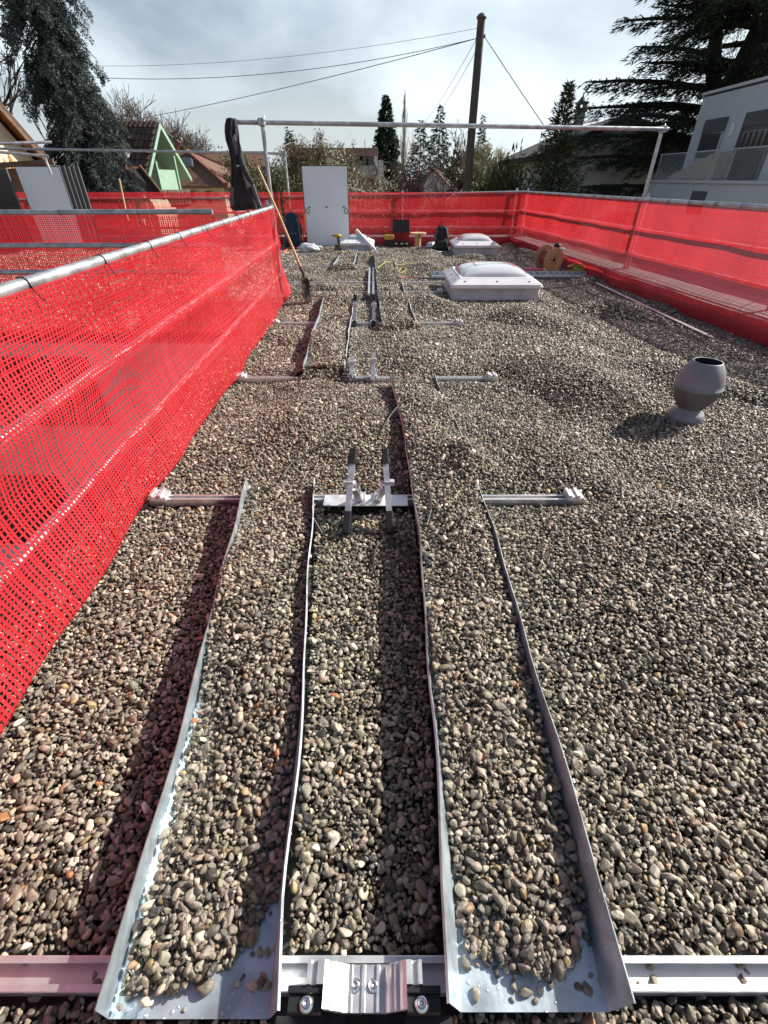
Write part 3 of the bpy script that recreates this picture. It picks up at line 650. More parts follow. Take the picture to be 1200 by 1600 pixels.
# ------------------------------------------------------------------ skylights
M['dome'] = new_mat('opal_dome', (0.74, 0.78, 0.81), 0.14, spec=0.6)
_p = M['dome'].node_tree.nodes['Principled BSDF']; _p.inputs['Coat Weight'].default_value = 0.5; _p.inputs['Coat Roughness'].default_value = 0.05
_p.inputs['Transmission Weight'].default_value = 0.25
M['screw'] = new_mat('dark_screw', (0.05, 0.05, 0.05), 0.4, 0.6)
def skylight(cx, cy, sx, sy, k, label):
    root = empty('skylight', (cx, cy, 0), label, 'skylight', 'white domed skylights on the gravel roof')
    hx, hy = sx / 2, sy / 2; z1, z2 = .20 * k, .30 * k
    mb = MB()
    def ring(sxx, syy, z, n=14, amp=0.0):
        P = []
        for e in range(4):
            for i in range(n * 4):
                t = i / (n * 4) * 2 - 1; a = amp * (1 if i % 2 else -1)
                P.append({0: (t * sxx, -syy - a), 1: (sxx + a, t * syy), 2: (-t * sxx, syy + a), 3: (-sxx - a, -t * syy)}[e] + (z,))
        return P
    A, B = ring(hx + .02, hy + .02, -.03), ring(hx - .06, hy - .06, z1, amp=0.0022); n = len(A)
    mb.add([(p[0] + cx, p[1] + cy, p[2]) for p in A + B], [(i, (i + 1) % n, (i + 1) % n + n, i + n) for i in range(n)]); mb.build('curb', M['curb'], root)
    # frame: stepped lid with a raised rim
    mb = MB(); rings = [(hx - .06, hy - .06, z1 - .01), (hx + .015, hy + .015, z1 - .012), (hx + .02, hy + .02, z1 + .012), (hx + .008, hy + .008, z1 + .018), (hx + .008, hy + .008, z1 + .035), (hx - .10, hy - .10, z2), (hx - .115, hy - .115, z2 + .012), (hx - .15, hy - .15, z2 + .012), (hx - .15, hy - .15, z2 - .02)]
    vs = []; m_ = 24
    for a, b, z in rings:
        rr = .03
        for q, (qx, qy) in enumerate(((1, 1), (-1, 1), (-1, -1), (1, -1))):
            for j in range(6):
                an = math.pi / 2 * (q + j / 5); vs.append((cx + qx * (a - rr) + rr * math.cos(an), cy + qy * (b - rr) + rr * math.sin(an), z))
    mb.add(vs, [(i * m_ + j, i * m_ + (j + 1) % m_, (i + 1) * m_ + (j + 1) % m_, (i + 1) * m_ + j) for i in range(len(rings) - 1) for j in range(m_)])
    mb.build('frame', M['white_frame'], root)
    # dome
    mb = MB(); ax, ay = hx - .145, hy - .145; hd = .135 * k
    def dm(u, v):
        x, y = u * 2 - 1, v * 2 - 1
        f = (1 - abs(x) ** 3.2) * (1 - abs(y) ** 3.2); f = max(0, f) ** .55
        return (cx + x * ax, cy + y * ay, z2 + .0 + hd * f)
    mb.grid(dm, 36, 36); mb.build('dome', M['dome'], root)
    for i in range(3):
        for sgn in (-1, 1):
            for (px, py) in ((-hx + .18 + i * (sx - .36) / 2, sgn * (hy - .055)), (sgn * (hx - .055), -hy + .18 + i * (sy - .36) / 2)):
                mb = MB(); zz = z1 + .035 + (z2 - z1 - .035) * .42
                mb.lathe([(0, .016), (.014, .013), (.017, 0), (.017, -.006)], (cx + px, cy + py, zz), 10); mb.build('screw', M['screw'], root)
skylight(*SKY[0], 'large white domed skylight nearest the camera, dark screws round its frame')
skylight(*SKY[1], 'white domed skylight beside the black backpack near the rear netting')
skylight(*SKY[2], 'smallest white domed skylight in front of the standing panel, tubes lying on it')
tubes = [((557, 360), (583, 388), 13.0), ((577, 376), (588, 394), 12.85)]
for i, ((u0, v0), (u1, v1), Y) in enumerate(tubes):
    a = at(u0, v0, Y + .3 - i * .1); b = at(u1, v1, Y - .25)
    mb = MB(); mb.tube([a, a.lerp(b, .5), b], .038 if i == 0 else .032, 12)
    tag(mb.build('plastic_tube', M['white_frame']), ['long white plastic tube leaning across the smallest skylight', 'short white plastic tube at the right foot of the smallest skylight'][i], 'tube')

# ------------------------------------------------------------------ roof vent
root = empty('roof_vent', (VENT[0], VENT[1], 0), 'egg shaped grey roof vent with dusty lower half standing in the gravel', 'roof vent')
c = (VENT[0], VENT[1], 0)
mb = MB(); mb.lathe([(r * 1.11, z * 1.03) for r, z in [(.095, -.03), (.108, .02), (.108, .05), (.095, .072), (.074, .085), (.070, .10), (.078, .108)]], c, 40); mb.build('base', M['vent_top'], root)
mb = MB(); mb.lathe([(r * 1.11, z * 1.03) for r, z in [(.076, .105), (.088, .118), (.108, .15), (.126, .19), (.137, .235), (.140, .258)]], c, 40); mb.build('lower_shell', M['vent_low'], root)
mb = MB(); mb.lathe([(r * 1.11, z * 1.03) for r, z in [(.140, .256), (.1455, .257), (.1455, .266), (.1405, .268), (.139, .30), (.132, .338), (.118, .378), (.100, .412), (.086, .432), (.083, .436), (.079, .434)]], c, 40); mb.build('upper_shell', M['vent_top'], root)
mb = MB(); mb.lathe([(r * 1.11, z * 1.03) for r, z in [(.079, .434), (.084, .42), (.110, .37), (.122, .30), (.10, .2), (0, .18)]], c, 40); mb.build('lining', M['vent_in'], root)

# ------------------------------------------------------------------ netted guardrails
def net_mesh(path, prof, pitch_h=.0225, pitch_v=.0205, wh=.0057, wv=.0120, wr=0.012, seed=0, name='netting', parent=None, fold=None):
    """path: fn(s)->(x,y,nx,ny) inward normal, total length; prof: fn(s,t)->(inward,z), t 0 top..1 bottom"""
    fn, length = path; r = np.random.default_rng(seed)
    ns = int(length / pitch_h); nt_ = int(1.3 / pitch_v)
    ph = r.uniform(0, 6.28, 12); am = r.uniform(.3, 1, 12)
    jc = r.normal(0, .0022, ns + 2); jr = r.normal(0, .0022, nt_ + 2)
    def P(s, t):
        s = min(length, max(0, s + jc[int(round(s / length * ns))] + .008 * math.sin(s * 1.7 + t * 5 + ph[9]) + .004 * math.sin(s * 4.3 - t * 9 + ph[10])))
        t = min(1, max(0, t + jr[int(round(t * nt_))] * min(1, t * 8) * .8 + .006 * math.sin(s * 3.1 + ph[11]) * t * (1 - t) * 4))
        x, y, nx, ny = fn(s); d, z = prof(s, t)
        wv_ = sum(am[i] * math.sin(s * (1.3 + i * 1.1) + t * (i % 4) * 2.3 + ph[i]) / (1 + i * .5) for i in range(8)) * wr
        e = min(1, t * 6) * (0.5 + t)
        d += wv_ * e; ds = 0
        if fold: d += fold(s, t)
        z += .006 * math.sin(s * 2.2 + ph[3]) * t
        return np.array((x + nx * d, y + ny * d, z))
    g = np.array([[P(length * i / ns, j / nt_) for i in range(ns + 1)] for j in range(nt_ + 1)])
    V = []; F = []
    dz = np.gradient(g, axis=0); dz /= np.linalg.norm(dz, axis=2, keepdims=True) + 1e-9
    dx = np.gradient(g, axis=1); dx /= np.linalg.norm(dx, axis=2, keepdims=True) + 1e-9
    a = (g - dz * wh / 2); b = (g + dz * wh / 2)
    nrow, ncol = g.shape[:2]
    idx = np.arange(nrow * ncol).reshape(nrow, ncol); o = nrow * ncol
    V = np.concatenate([a.reshape(-1, 3), b.reshape(-1, 3)])
    F = np.stack([idx[:, :-1], idx[:, 1:], idx[:, 1:] + o, idx[:, :-1] + o], -1).reshape(-1, 4)
    nrm = np.cross(dx, dz)
    off = nrm * .0012 + np.array([0, 0, 0])
    a2 = g - dx * wv / 2 + off; b2 = g + dx * wv / 2 + off
    V2 = np.concatenate([a2.reshape(-1, 3), b2.reshape(-1, 3)])
    F2 = np.stack([idx[:-1, :], idx[1:, :], idx[1:, :] + o, idx[:-1, :] + o], -1).reshape(-1, 4) + len(V)
    return np_mesh(name, np.concatenate([V, V2]), np.concatenate([F, F2]), M['net'], parent)
def straight(a, b, inward):
    a = np.array(a, float); b = np.array(b, float); Ln = np.linalg.norm(b - a); d = (b - a) / Ln
    n = np.array([-d[1], d[0]]); n = n if np.dot(n, inward) > 0 else -n
    return (lambda s: (*(a + d * s), *n)), Ln
def lerp_prof(pts):
    ts = [p[0] for p in pts]; ds = [p[1] for p in pts]; zs = [p[2] for p in pts]
    return lambda s, t: (float(np.interp(t, ts, ds)), float(np.interp(t, ts, zs)))
def guardrail(label, a, b, top, mids, prof, inward, posts, tie=0.45, seed=0, rail_off=-.03, fold=None, post_top=None, **kw):
    a2, b2 = Vector((*a, 0)), Vector((*b, 0)); d = (b2 - a2).normalized(); nrm = Vector((-d.y, d.x, 0)); iw = Vector((*inward, 0)); nrm = nrm if nrm.dot(iw) > 0 else -nrm
    root = empty('netted_guardrail', a2.lerp(b2, .5), label, 'guardrail', 'scaffold guardrails hung with red netting')
    za, zb_ = top if isinstance(top, tuple) else (top, top)
    mb = MB(); mb.tube([a2 + Vector((0, 0, za)), b2 + Vector((0, 0, zb_))], .0242, 14); mb.build('top_rail', M['galv'], root)
    for m in mids:
        mb = MB(); mb.tube([a2 + Vector((0, 0, m)) + nrm * rail_off, b2 + Vector((0, 0, m)) + nrm * rail_off], .0242, 12); mb.build('mid_rail', M['galv'], root)
    Ln = (b2 - a2).length
    for s in posts:
        p = a2 + d * s + nrm * (rail_off - .05); mb = MB(); mb.tube([p + Vector((0, 0, -.1)), p + Vector((0, 0, post_top or (za + (zb_ - za) * s / Ln + .08)))], .0242, 12); ob = mb.build('post', M['galv'], root)
        for m in list(mids) + [za + (zb_ - za) * s / Ln]:
            mb = MB(); mb.box(p + nrm * .025 + Vector((0, 0, m)), (.07, .07, .06), bev=.008); mb.build('coupler', M['galv'], ob)
    if tie:
        k = tie * .6
        while k < Ln:
            p = a2 + d * k + Vector((0, 0, za + (zb_ - za) * k / Ln)); mb = MB()
            ring = [p + (nrm * math.cos(q) + Vector((0, 0, 1)) * math.sin(q)) * .0275 for q in np.linspace(0, 6.28, 13)]
            mb.tube(ring, .0025, 5, caps=False); mb.tube([p + nrm * .027, p + nrm * .04 + Vector((0, 0, -.035)), p + nrm * .05 + d * .02 + Vector((0, 0, -.07))], .0022, 5)
            mb.build('cable_tie', M['black'], root); k += tie * (0.85 + .3 * random.random())
    net_mesh(straight(a, b, inward), prof, seed=seed, parent=root, fold=fold, **kw)
    return root
# left guardrail (near left of the picture)
LA, LB = (WALLX(-0.75), -0.75), (WALLX(7.75), 7.75)
lp = lerp_prof([(0, .028, 1.150), (.10, .018, 1.03), (.20, .006, .92), (.30, .016, .81), (.36, .034, .74), (.40, .034, .70), (.46, .018, .63), (.54, .004, .53), (.62, .018, .43), (.68, .045, .345), (.72, .05, .31), (.86, .09, .16), (.95, .11, .05), (1, .06, .012)])
def lfold(s, t):
    return .03 * math.exp(-((s - 8.1) / .22) ** 2) * math.sin((s - 8.1) * 30) * min(1, t * 4) + (.05 * t * max(0, (s - 7.9)) if s > 7.9 else 0)
guardrail('left near guardrail hung with bright red netting, jacket and shovel at its far end', LA, LB, 1.165, (.72, .31), lp, (1, 0), (.1, 8.4), tie=.62, seed=3, fold=lfold, wr=.017)
# rear guardrail
RB = (RIGHTX(REAR_Y), REAR_Y)
rp_ = lerp_prof([(0, .028, 1.185), (.33, .03, .80), (.36, .03, .76), (.60, .03, .43), (.64, .05, .395), (.78, .20, .31), (.82, .24, .26), (.9, .25, .14), (1, .24, .0)])
rear = guardrail('rear guardrail with dark red netting behind the tool case and skylights', (-2.62, REAR_Y + .02), RB, (1.09, 1.20), (.78, .41), rp_, (0, -1), (.15, 3.1, 6.05), tie=0, seed=5, wr=.012)
guardrail('rear guardrail piece with red netting left of the rear corner post, behind the stacked panels', (-10.5, REAR_Y + .3), (-2.7, REAR_Y + .05), (1.02, 1.08), (.74, .40), rp_, (0, -1), (1.2, 4.2), tie=0, seed=6, wr=.02)
# right guardrail: netting drapes inwards over a raised lower rail
def right_prof(s, t):
    k = min(1.0, s / 7.0)                     # 0 at the rear corner, 1 near the camera
    b = .24 + .20 * k
    ts = [0, .30, .33, .54, .58, .66, .74, .80, .84, .92, 1]
    ds = [.028, .03, .035, .04, .06, .38 * b, .72 * b, .93 * b, 1.0 * b, 1.03 * b, 1.0 * b]
    zs = [1.185, .80, .77, .47, .43, .375, .33, .29, .24, .12, .0]
    return float(np.interp(t, ts, ds)), float(np.interp(t, ts, zs))
guardrail('right guardrail with red netting draped over its foot, running towards the camera', RB, (RIGHTX(-0.9), -0.9), (1.20, 1.235), (.80, .44), right_prof, (-1, 0), (.1, 5.45, 8.6, 12.2), tie=.5, seed=8, wr=.012, wh=.0066, wv=.0125)
# guardrail across the courtyard on the left
cp = lerp_prof([(0, .028, 1.18), (.3, .03, .86), (.5, .03, .64), (.8, .05, .25), (1, .06, .0)])
guardrail('dark railed guardrail with red netting across the courtyard edge, left of the near one', (-9.5, 5.52), (-1.75, 5.62), (1.20, 1.215), (.92, .67), cp, (0, 1), (2.0,), tie=.9, seed=9, wr=.014, rail_off=-.02)

# ------------------------------------------------------------------ tall scaffold frames
def tube_thing(name, a, b, label, cat='scaffold tube', r=.0242, mat='galv', group=None):
    mb = MB(); mb.tube([a, b], r, 14); return tag(mb.build(name, M[mat]), label, cat, group)
root = empty('tube_scaffold', (1.1, 8.4, 1.0), 'tall galvanised scaffold frame spanning the roof behind the skylights', 'scaffold frame')
pa, pb = Vector((-2.06, 7.88, 2.085)), Vector((4.27, 9.0, 2.085))
mb = MB(); mb.tube([pa, pb], .026, 16); mb.build('crossbar', M['galv'], root)
for x, y, lab in ((-1.60, 7.92, 0), (4.20, 9.05, 1)):
    mb = MB(); mb.tube([(x, y, -.05), (x, y, 2.13)], .026, 16); po = mb.build('post', M['galv'], root)
    mb = MB(); mb.box((x, y - .03, 2.085), (.085, .09, .085), bev=.012); mb.tube([(x - .05, y - .05, 2.10), (x + .05, y - .05, 2.10)], .012, 8); mb.tube([(x + .03, y - .06, 2.05), (x + .03, y + .02, 2.15)], .009, 8); mb.build('coupler', M['galv'], po)
root = empty('tube_scaffold', (-6, 14.4, 1.0), 'thin far scaffold frame at left with one post beside the blue backpack', 'scaffold frame')
qa, qb = at(-10, 232, 14.6), at(446, 240, 14.6)
mb = MB(); mb.tube([qa, qb], .026, 12); mb.build('crossbar', M['galv'], root)
q0 = at(452, 310, 14.6); mb = MB(); mb.tube([(qb.x - .02, 14.62, -.1), (qb.x - .02, 14.62, qb.z + .05)], .026, 12); po = mb.build('post', M['galv'], root)
mb = MB(); mb.box((qb.x - .02, 14.6, qb.z), (.08, .08, .08), bev=.01); mb.build('coupler', M['galv'], po)
tube_thing('scaffold_tube', at(-20, 225, 11), at(81, 222, 11.6), 'dark scaffold tube sticking in from the left above the thin frame bar')
tube_thing('scaffold_tube', at(-20, 236, 11.2), at(76, 244, 11.6), 'bright scaffold tube slanting in from the left below the thin frame bar')
tube_thing('scaffold_tube', at(70, 246, 11.7), at(80, 272, 11.7), 'short pale tube end hanging above the stacked panels')
tube_thing('wooden_stick', at(186, 279, 13.9), at(200, 345, 13.7), 'thin wooden stick standing behind the courtyard rail before the spruce', 'stick', r=.022, mat='wood')

# ------------------------------------------------------------------ standing solar panel and stack
def panel(cx, y, wd, ht, label, yaw=0.0, lean=.05, front='back'):
    root = empty('photovoltaic_module', (cx, y, 0), label, 'solar panel', 'solar panels stood on edge')
    Mx = Matrix.Rotation(yaw, 3, 'Z') @ Matrix.Rotation(lean, 3, 'X'); o = Vector((cx, y, 0))
    T = lambda x, yy, z: Mx @ Vector((x, yy, z)) + o
    def bx(mb, c, s): mb.box(T(*c), s, Mx)
    mb = MB(); f = .012
    bx(mb, (-wd / 2 + f / 2, 0, ht / 2), (f, .035, ht)); bx(mb, (wd / 2 - f / 2, 0, ht / 2), (f, .035, ht)); bx(mb, (0, 0, f / 2), (wd - 2 * f, .035, f)); bx(mb, (0, 0, ht - f / 2), (wd - 2 * f, .035, f))
    mb.build('frame', M['black'], root)
    mb = MB(); bx(mb, (0, -.004 if front == 'back' else -.012, ht / 2), (wd - 2 * f, .006, ht - 2 * f)); mb.build('backsheet' if front == 'back' else 'cell_sheet', M['backsheet'] if front == 'back' else M['cells'], root)
    if front == 'back':
        for sx in (-.42, 0, .42):
            mb = MB(); bx(mb, (sx * wd * .92 + (0 if sx == 0 else 0), -.014, ht * .51), (.06, .016, .02)); jb = mb.build('junction_box', M['black'], root)
            if sx:
                mb = MB(); c0 = T(sx * wd * .92 - .05 * (1 if sx < 0 else -1) * (1 if sx < 0 else 1), -.02, ht * .46)
                mb.tube([c0 + Vector((.045 * math.cos(q), 0, .055 * math.sin(q))) for q in np.linspace(0, 6.1, 18)], .007, 6); mb.build('lead', M['cable'], jb)
    return root
M['cells'] = new_mat('solar_cells', (0.006, 0.007, 0.012), 0.12, spec=0.7)
panel(-1.46, 14.07, 1.134, 1.735, 'solar panel standing upright with its white back to the camera', yaw=0.0, lean=-.02)
stack = empty('solar_panel_stack', (-7.9, 13.2, 0), 'stack of solar panels with white back and dark grey edges at the far left', 'solar panels')
for k in range(5):
    mb = MB(); xx = -7.93 + .075 * k; yy = 13.2 + .06 * k
    mb.box((xx, yy, .86), (1.03, .036, 1.70)); pn = mb.build('panel', M['render_grey'] if k else M['alu_raw'], stack)
    if k == 0:
        mb = MB(); mb.box((xx, yy - .0195, .87), (.99, .004, 1.64)); mb.build('backsheet', M['backsheet'], pn)
M['edge'] = new_mat('dark_edge', (0.10, 0.105, 0.11), 0.6, noise=0.1, nscale=5)
for o in stack.children:
    if not o.name.startswith('back'): o.data.materials[0] = M['edge']
bp_ = empty('photovoltaic_module', (-9.1, 13.0, 0), 'black faced solar panel leaning at the far left edge next to the stack', 'solar panel', 'solar panels stood on edge')
mb = MB(); mb.box((-9.1, 13.02, .84), (1.13, .036, 1.66)); mb.build('frame', M['edge'], bp_)
mb = MB()
for i in range(5):
    for j in range(9): mb.box((-9.1 + (i - 2) * .215, 13.0, .84 + (j - 4) * .178), (.208, .006, .172))
mb.build('cell_sheet', M['cells'], bp_)

# ------------------------------------------------------------------ cable drum, cable tray and strap
def disc(mb, c, ax, r0, r1, th, n=40): mb.lathe([(r0, -th / 2), (r1, -th / 2), (r1, th / 2), (r0, th / 2), (r0, -th / 2)], c, n, axis=ax, smooth=False)
c = Vector((3.20, 9.9, .205)); ax = Vector((-.30, .92, .05)).normalized(); c = c + Vector((0, 0, .03))
root = empty('cable_drum', (c.x, c.y, 0), 'large wooden cable drum on its rim by the right netting', 'cable drum')
f0, f1 = c - ax * .02, c + ax * .30
for q, k in ((f0, 0), (f1, 1)):
    mb = MB(); disc(mb, q, ax, .032, .205, .018); fl = mb.build('flange', M['ply'], root)
mb = MB(); mb.lathe([(.10, 0), (.10, .3)], f0, 28, axis=ax); mb.build('core', M['ply'], root)
M['wound'] = new_mat('wound_cable', (0.30, 0.05, 0.05), 0.6, noise=0.3, nscale=30)
mb = MB(); mb.lathe([(.12, .02), (.13, .05), (.13, .27), (.12, .29)], f0, 28, axis=ax); mb.build('cable_winding', M['wound'], root)
xx = ax.cross(Vector((0, 0, 1))).normalized(); yy = xx.cross(ax)
mb = MB(); mb.lathe([(0, 0), (.03, 0)], f0 - ax * .004, 16, axis=ax); mb.build('hub', M['black'], root)
for k in range(5):
    a = k * 1.257 + .5; mb = MB(); mb.lathe([(0, -.003), (.013, -.003), (.013, .002)], f0 - ax * .010 + (xx * math.cos(a) + yy * math.sin(a)) * .065, 10, axis=ax); mb.build('bolt_hole', M['black'], root)
def blob(name, c, size, mat, label, cat, seed=0, flat=.5, bump=.3, seg=3, group=None, parent=None):
    bm = bmesh.new(); bmesh.ops.create_icosphere(bm, subdivisions=seg, radius=.5); r = np.random.default_rng(seed)
    ks = [(Vector(r.normal(size=3)).normalized(), r.uniform(0, 6.28), r.uniform(3, 12)) for _ in range(9)]
    for v in bm.verts:
        n_ = v.co.normalized(); s = 1 + sum(math.sin(n_.dot(d) * f + p) / (1 + .18 * f) for d, p, f in ks) * bump * .25
        v.co = Vector((n_.x * size[0], n_.y * size[1], n_.z * size[2])) * .5 * s
        if v.co.z < -size[2] * flat * .5: v.co.z = -size[2] * flat * .5
        v.co += Vector(c) + Vector((0, 0, size[2] * flat * .5))
    me = bpy.data.meshes.new(name); bm.to_mesh(me); bm.free(); me.polygons.foreach_set('use_smooth', [True] * len(me.polygons))
    o = link(name, me, mat, parent, fix=False)
    return tag(o, label, cat, group) if label else o
blob('work_glove', f0 + Vector((.045, .08, .20)), (.13, .12, .10), M['black'], 'black work glove lying on top of the wooden drum', 'glove', 4)
blob('white_rag', f0 + Vector((.13, .06, .16)), (.12, .08, .05), M['white_cord'], 'small white rag tucked on the right rim of the drum', 'rag', 5)
M['pink'] = new_mat('pink_paper', (0.60, 0.14, 0.16), 0.7, noise=0.2, nscale=10)
blob('paper_sack', (2.84, 9.85, .03), (.32, .22, .12), M['pink'], 'crumpled pink paper sack at the foot of the drum', 'sack', 8, bump=.5)
M['strap'] = new_mat('yellow_green_strap', (0.34, 0.31, 0.04), 0.6, noise=0.3, nscale=20)
mb = MB(); r_ = np.random.default_rng(21)
for k in range(9):
    cx, cy = 3.68 + r_.uniform(-.09, .09), 9.75 + r_.uniform(-.06, .06); ph = r_.uniform(0, 6)
    mb.tube([(cx + (.16 + .03 * math.sin(3 * q + ph)) * math.cos(q), cy + .09 * math.sin(q), .06 + .012 * k + .02 * math.sin(2 * q + ph)) for q in np.linspace(0, 6.28, 22)], .009, 6, caps=False)
tag(mb.build('rope_coil', M['strap']), 'yellow green rope coil on the gravel right of the drum', 'rope')
# perforated cable tray behind the near skylight
root = empty('cable_tray', (2.4, 9.35, 0), 'long perforated galvanised cable tray behind the large skylight', 'cable tray')
mb = MB(); ya, yb = 9.25, 9.5
mb.box((2.42, 9.375, .035), (3.1, .25, .003)); mb.box((2.42, yb, .067), (3.1, .003, .064)); mb.box((2.42, ya, .046), (3.1, .003, .022)); mb.build('channel', M['galv_sheet'], root)
for k in range(26):
    mb = MB(); mb.box((.98 + k * .116, yb - .0025, .07), (.05, .003, .013)); mb.build('slot', M['black'], root)
tag_ = MB(); tag_.bar((.62, 8.98, .06), (3.92, 9.05, .06), .05, .04); tag(tag_.build('dark_rail', M['edge']), 'long dark rail lying in front of the perforated cable tray', 'rail')
mb = MB(); mb.bar((3.64, 8.75, height1(3.64, 8.75) + .028), (3.73, 5.45, height1(3.73, 5.45) + .028), .05, .006); tag(mb.build('metal_strip', M['alu_raw']), 'flat aluminium strip lying on gravel along the right netting', 'metal strip')

# ------------------------------------------------------------------ tools at the back
M['yellow_tool'] = new_mat('yellow_tool', (0.42, 0.25, 0.03), 0.5)
M['brown_tool'] = new_mat('drill_body', (0.16, 0.10, 0.05), 0.55)
def drill(x, y, s, label):
    root = empty('cordless_drill', (x, y, 0), label, 'drill', 'cordless drills on the gravel')
    mb = MB(); mb.lathe([(0, -.12), (.035, -.11), (.04, -.03), (.036, .05), (.022, .07), (.018, .13), (0, .13)], (x, y, .29 * s), 16, axis=(-.9, -.3, .1)); mb.build('motor_housing', M['yellow_tool'], root)
    mb = MB(); mb.bar((x + .02, y, .26 * s), (x + .035, y, .09 * s), .05, .04, (0, 1, 0), bev=.01); mb.build('grip', M['black'], root)
    mb = MB(); mb.box((x + .01, y, .055), (.16, .10, .075), bev=.012); mb.build('battery', M['brown_tool'], root)
drill(-1.2, 13.72, 1.0, 'cordless drill standing between the panel and the smallest skylight')
root = empty('battery_charger', (.13, 14.0, 0), 'yellow and black boxy battery tool left of the open case', 'power tool')
mb = MB(); mb.box((.13, 14.0, .15), (.22, .2, .28), bev=.03); mb.build('body', M['black'], root)
mb = MB(); mb.box((.13, 13.94, .24), (.26, .22, .11), bev=.03); mb.build('lid', M['yellow_tool'], root)
root = empty('tool_case', (.43, 14.15, 0), 'open black plastic tool case in front of rear netting', 'tool case')
mb = MB(); mb.box((.45, 14.12, .07), (.44, .30, .12), bev=.012); mb.build('tray', M['black'], root)
mb = MB(); mb.box((.45, 14.31, .37), (.44, .09, .46), Matrix.Rotation(-.12, 3, 'X'), bev=.02); mb.build('lid', M['black'], root)
for sx in (-.13, .02, .15):
    mb = MB(); mb.box((.45 + sx, 13.966, .09), (.06, .008, .03)); mb.build('latch', M['alu_raw'], root)
root = empty('cable_spool', (.85, 13.4, 0), 'small pale wooden spool stood on end between case and backpack', 'cable spool')
mb = MB(); mb.lathe([(0, .02), (.2, .02), (.2, .045), (0, .045)], (.85, 13.4, 0), 28, smooth=False); mb.build('flange', M['wood'], root)
mb = MB(); mb.lathe([(0, .36), (.2, .36), (.2, .385), (0, .385)], (.85, 13.4, 0), 28, smooth=False); mb.build('flange', M['wood'], root)
mb = MB(); mb.lathe([(.075, .046), (.075, .359)], (.85, 13.4, 0), 24); mb.build('core', M['wood'], root)
M['fabric_black'] = new_mat('black_fabric', (0.022, 0.022, 0.024), 0.85, noise=0.4, nscale=12, bump=.3, bscale=30)
M['fabric_navy'] = new_mat('navy_fabric', (0.012, 0.035, 0.07), 0.8, noise=0.4, nscale=6, bump=.3, bscale=20)
M['grey_fabric'] = new_mat('grey_fabric', (0.17, 0.17, 0.175), 0.85, noise=0.2, nscale=12)
def backpack(x, y, wd, ht, mat, label, seed):
    root = empty('backpack', (x, y, 0), label, 'backpack', None)
    mb = MB()
    def bd(u, v):
        a = u * 2 * math.pi; z = v * ht; k = v
        wx = wd / 2 * (1.0 - .42 * k ** 3 + .06 * math.sin(k * 9 + seed)); wy = wd * .36 * (1.0 - .45 * k ** 2 + .05 * math.sin(k * 12)); e = 1 - max(0, (k - .88) / .12) ** 2 * .7
        sa, ca = math.sin(a), math.cos(a); sx_ = math.copysign(abs(ca) ** .7, ca); sy_ = math.copysign(abs(sa) ** .7, sa)
        return (x + sx_ * wx * e + .012 * math.sin(a * 3 + k * 14), y + sy_ * wy * e - .05 * k + .01 * math.sin(a * 5 + k * 9), z)
    mb.grid(bd, 32, 20); top = [bd(i / 32, 1) for i in range(32)]; mb.add(top, [tuple(range(32))]); mb.build('body', mat, root)
    mb = MB(); mb.box((x, y - wd * .36, ht * .30), (wd * .62, .10, ht * .36), bev=.035); pk = mb.build('front_pocket', mat, root)
    mb = MB(); mb.box((x, y - wd * .36 - .052, ht * .42), (wd * .4, .006, .012)); mb.build('zip', M['grey_fabric'], pk)
    mb = MB(); mb.tube([(x - .05, y, ht - .01), (x - .04, y - .02, ht + .05), (x + .04, y - .02, ht + .05), (x + .05, y, ht - .01)], .011, 6); mb.build('handle', mat, root)
    for sx in (-1, 1):
        mb = MB(); mb.tube([(x + sx * wd * .3, y - wd * .33, ht * .85), (x + sx * wd * .42, y - wd * .42, ht * .55), (x + sx * wd * .4, y - wd * .36, ht * .15)], .016, 6); mb.build('strap', M['grey_fabric'], root)
    return root
backpack(1.40, 13.15, .36, .56, M['fabric_black'], 'black backpack standing on gravel left of the far right skylight', 1)
backpack(-2.36, 14.02, .46, .78, M['fabric_navy'], 'dark blue backpack leaning on rear netting left of the standing panel', 2)
blob('black_pouch', (1.12, 13.05, .02), (.34, .18, .12), M['fabric_black'], 'flat black pouch lying left of the black backpack', 'pouch', 11)
M['bag'] = new_mat('grey_bag', (0.55, 0.57, 0.60), 0.35, noise=0.25, nscale=14, bump=.4, bscale=18)
blob('plastic_bag', (-1.83, 13.0, .02), (.52, .34, .22), M['bag'], 'crumpled pale plastic bag on gravel left of the standing panel foot', 'bag', 13, bump=.55, seg=4)
blob('plastic_bag', (1.18, 13.35, .02), (.24, .2, .24), M['bag'], 'small pale plastic bag tucked behind the black backpack', 'bag', 14, bump=.5)
# ------------------------------------------------------------------ shovel and jacket
root = empty('shovel', (-1.1, 7.3, 0), 'shovel with pale wooden handle and rusty blade leaning on the left guardrail end', 'shovel')
tip = Vector((-1.10, 7.28, .0)); sock = at(474, 428, 7.25); top = at(402, 260, 7.62)
mb = MB(); mb.tube([sock, sock.lerp(top, .5) + Vector((.006, 0, .01)), top], [.019, .018, .015], 12); mb.build('handle', M['wood'], root)
M['rust'] = new_mat('rusty_steel', (0.055, 0.038, 0.032), 0.6, 0.4, noise=0.4, nscale=14)
dv = (tip - sock); ln = dv.length; dv.normalize(); side = Vector((.35, .94, 0)).normalized(); nb = dv.cross(side).normalized()
mb = MB()
def blade(u, v):
    k = v; wdt = (.115 * min(1, k * 5 + .25) * (1 - max(0, k - .75) ** 2 * 7)); x = (u * 2 - 1)
    return sock.lerp(tip, .12 + .88 * k) + side * x * wdt + nb * (.05 * (x * x) - .03 - .02 * math.sin(k * 3.1))
mb.grid(blade, 10, 14); o = mb.build('blade', M['rust'], root); sm = o.modifiers.new('thickness', 'SOLIDIFY'); sm.thickness = .004
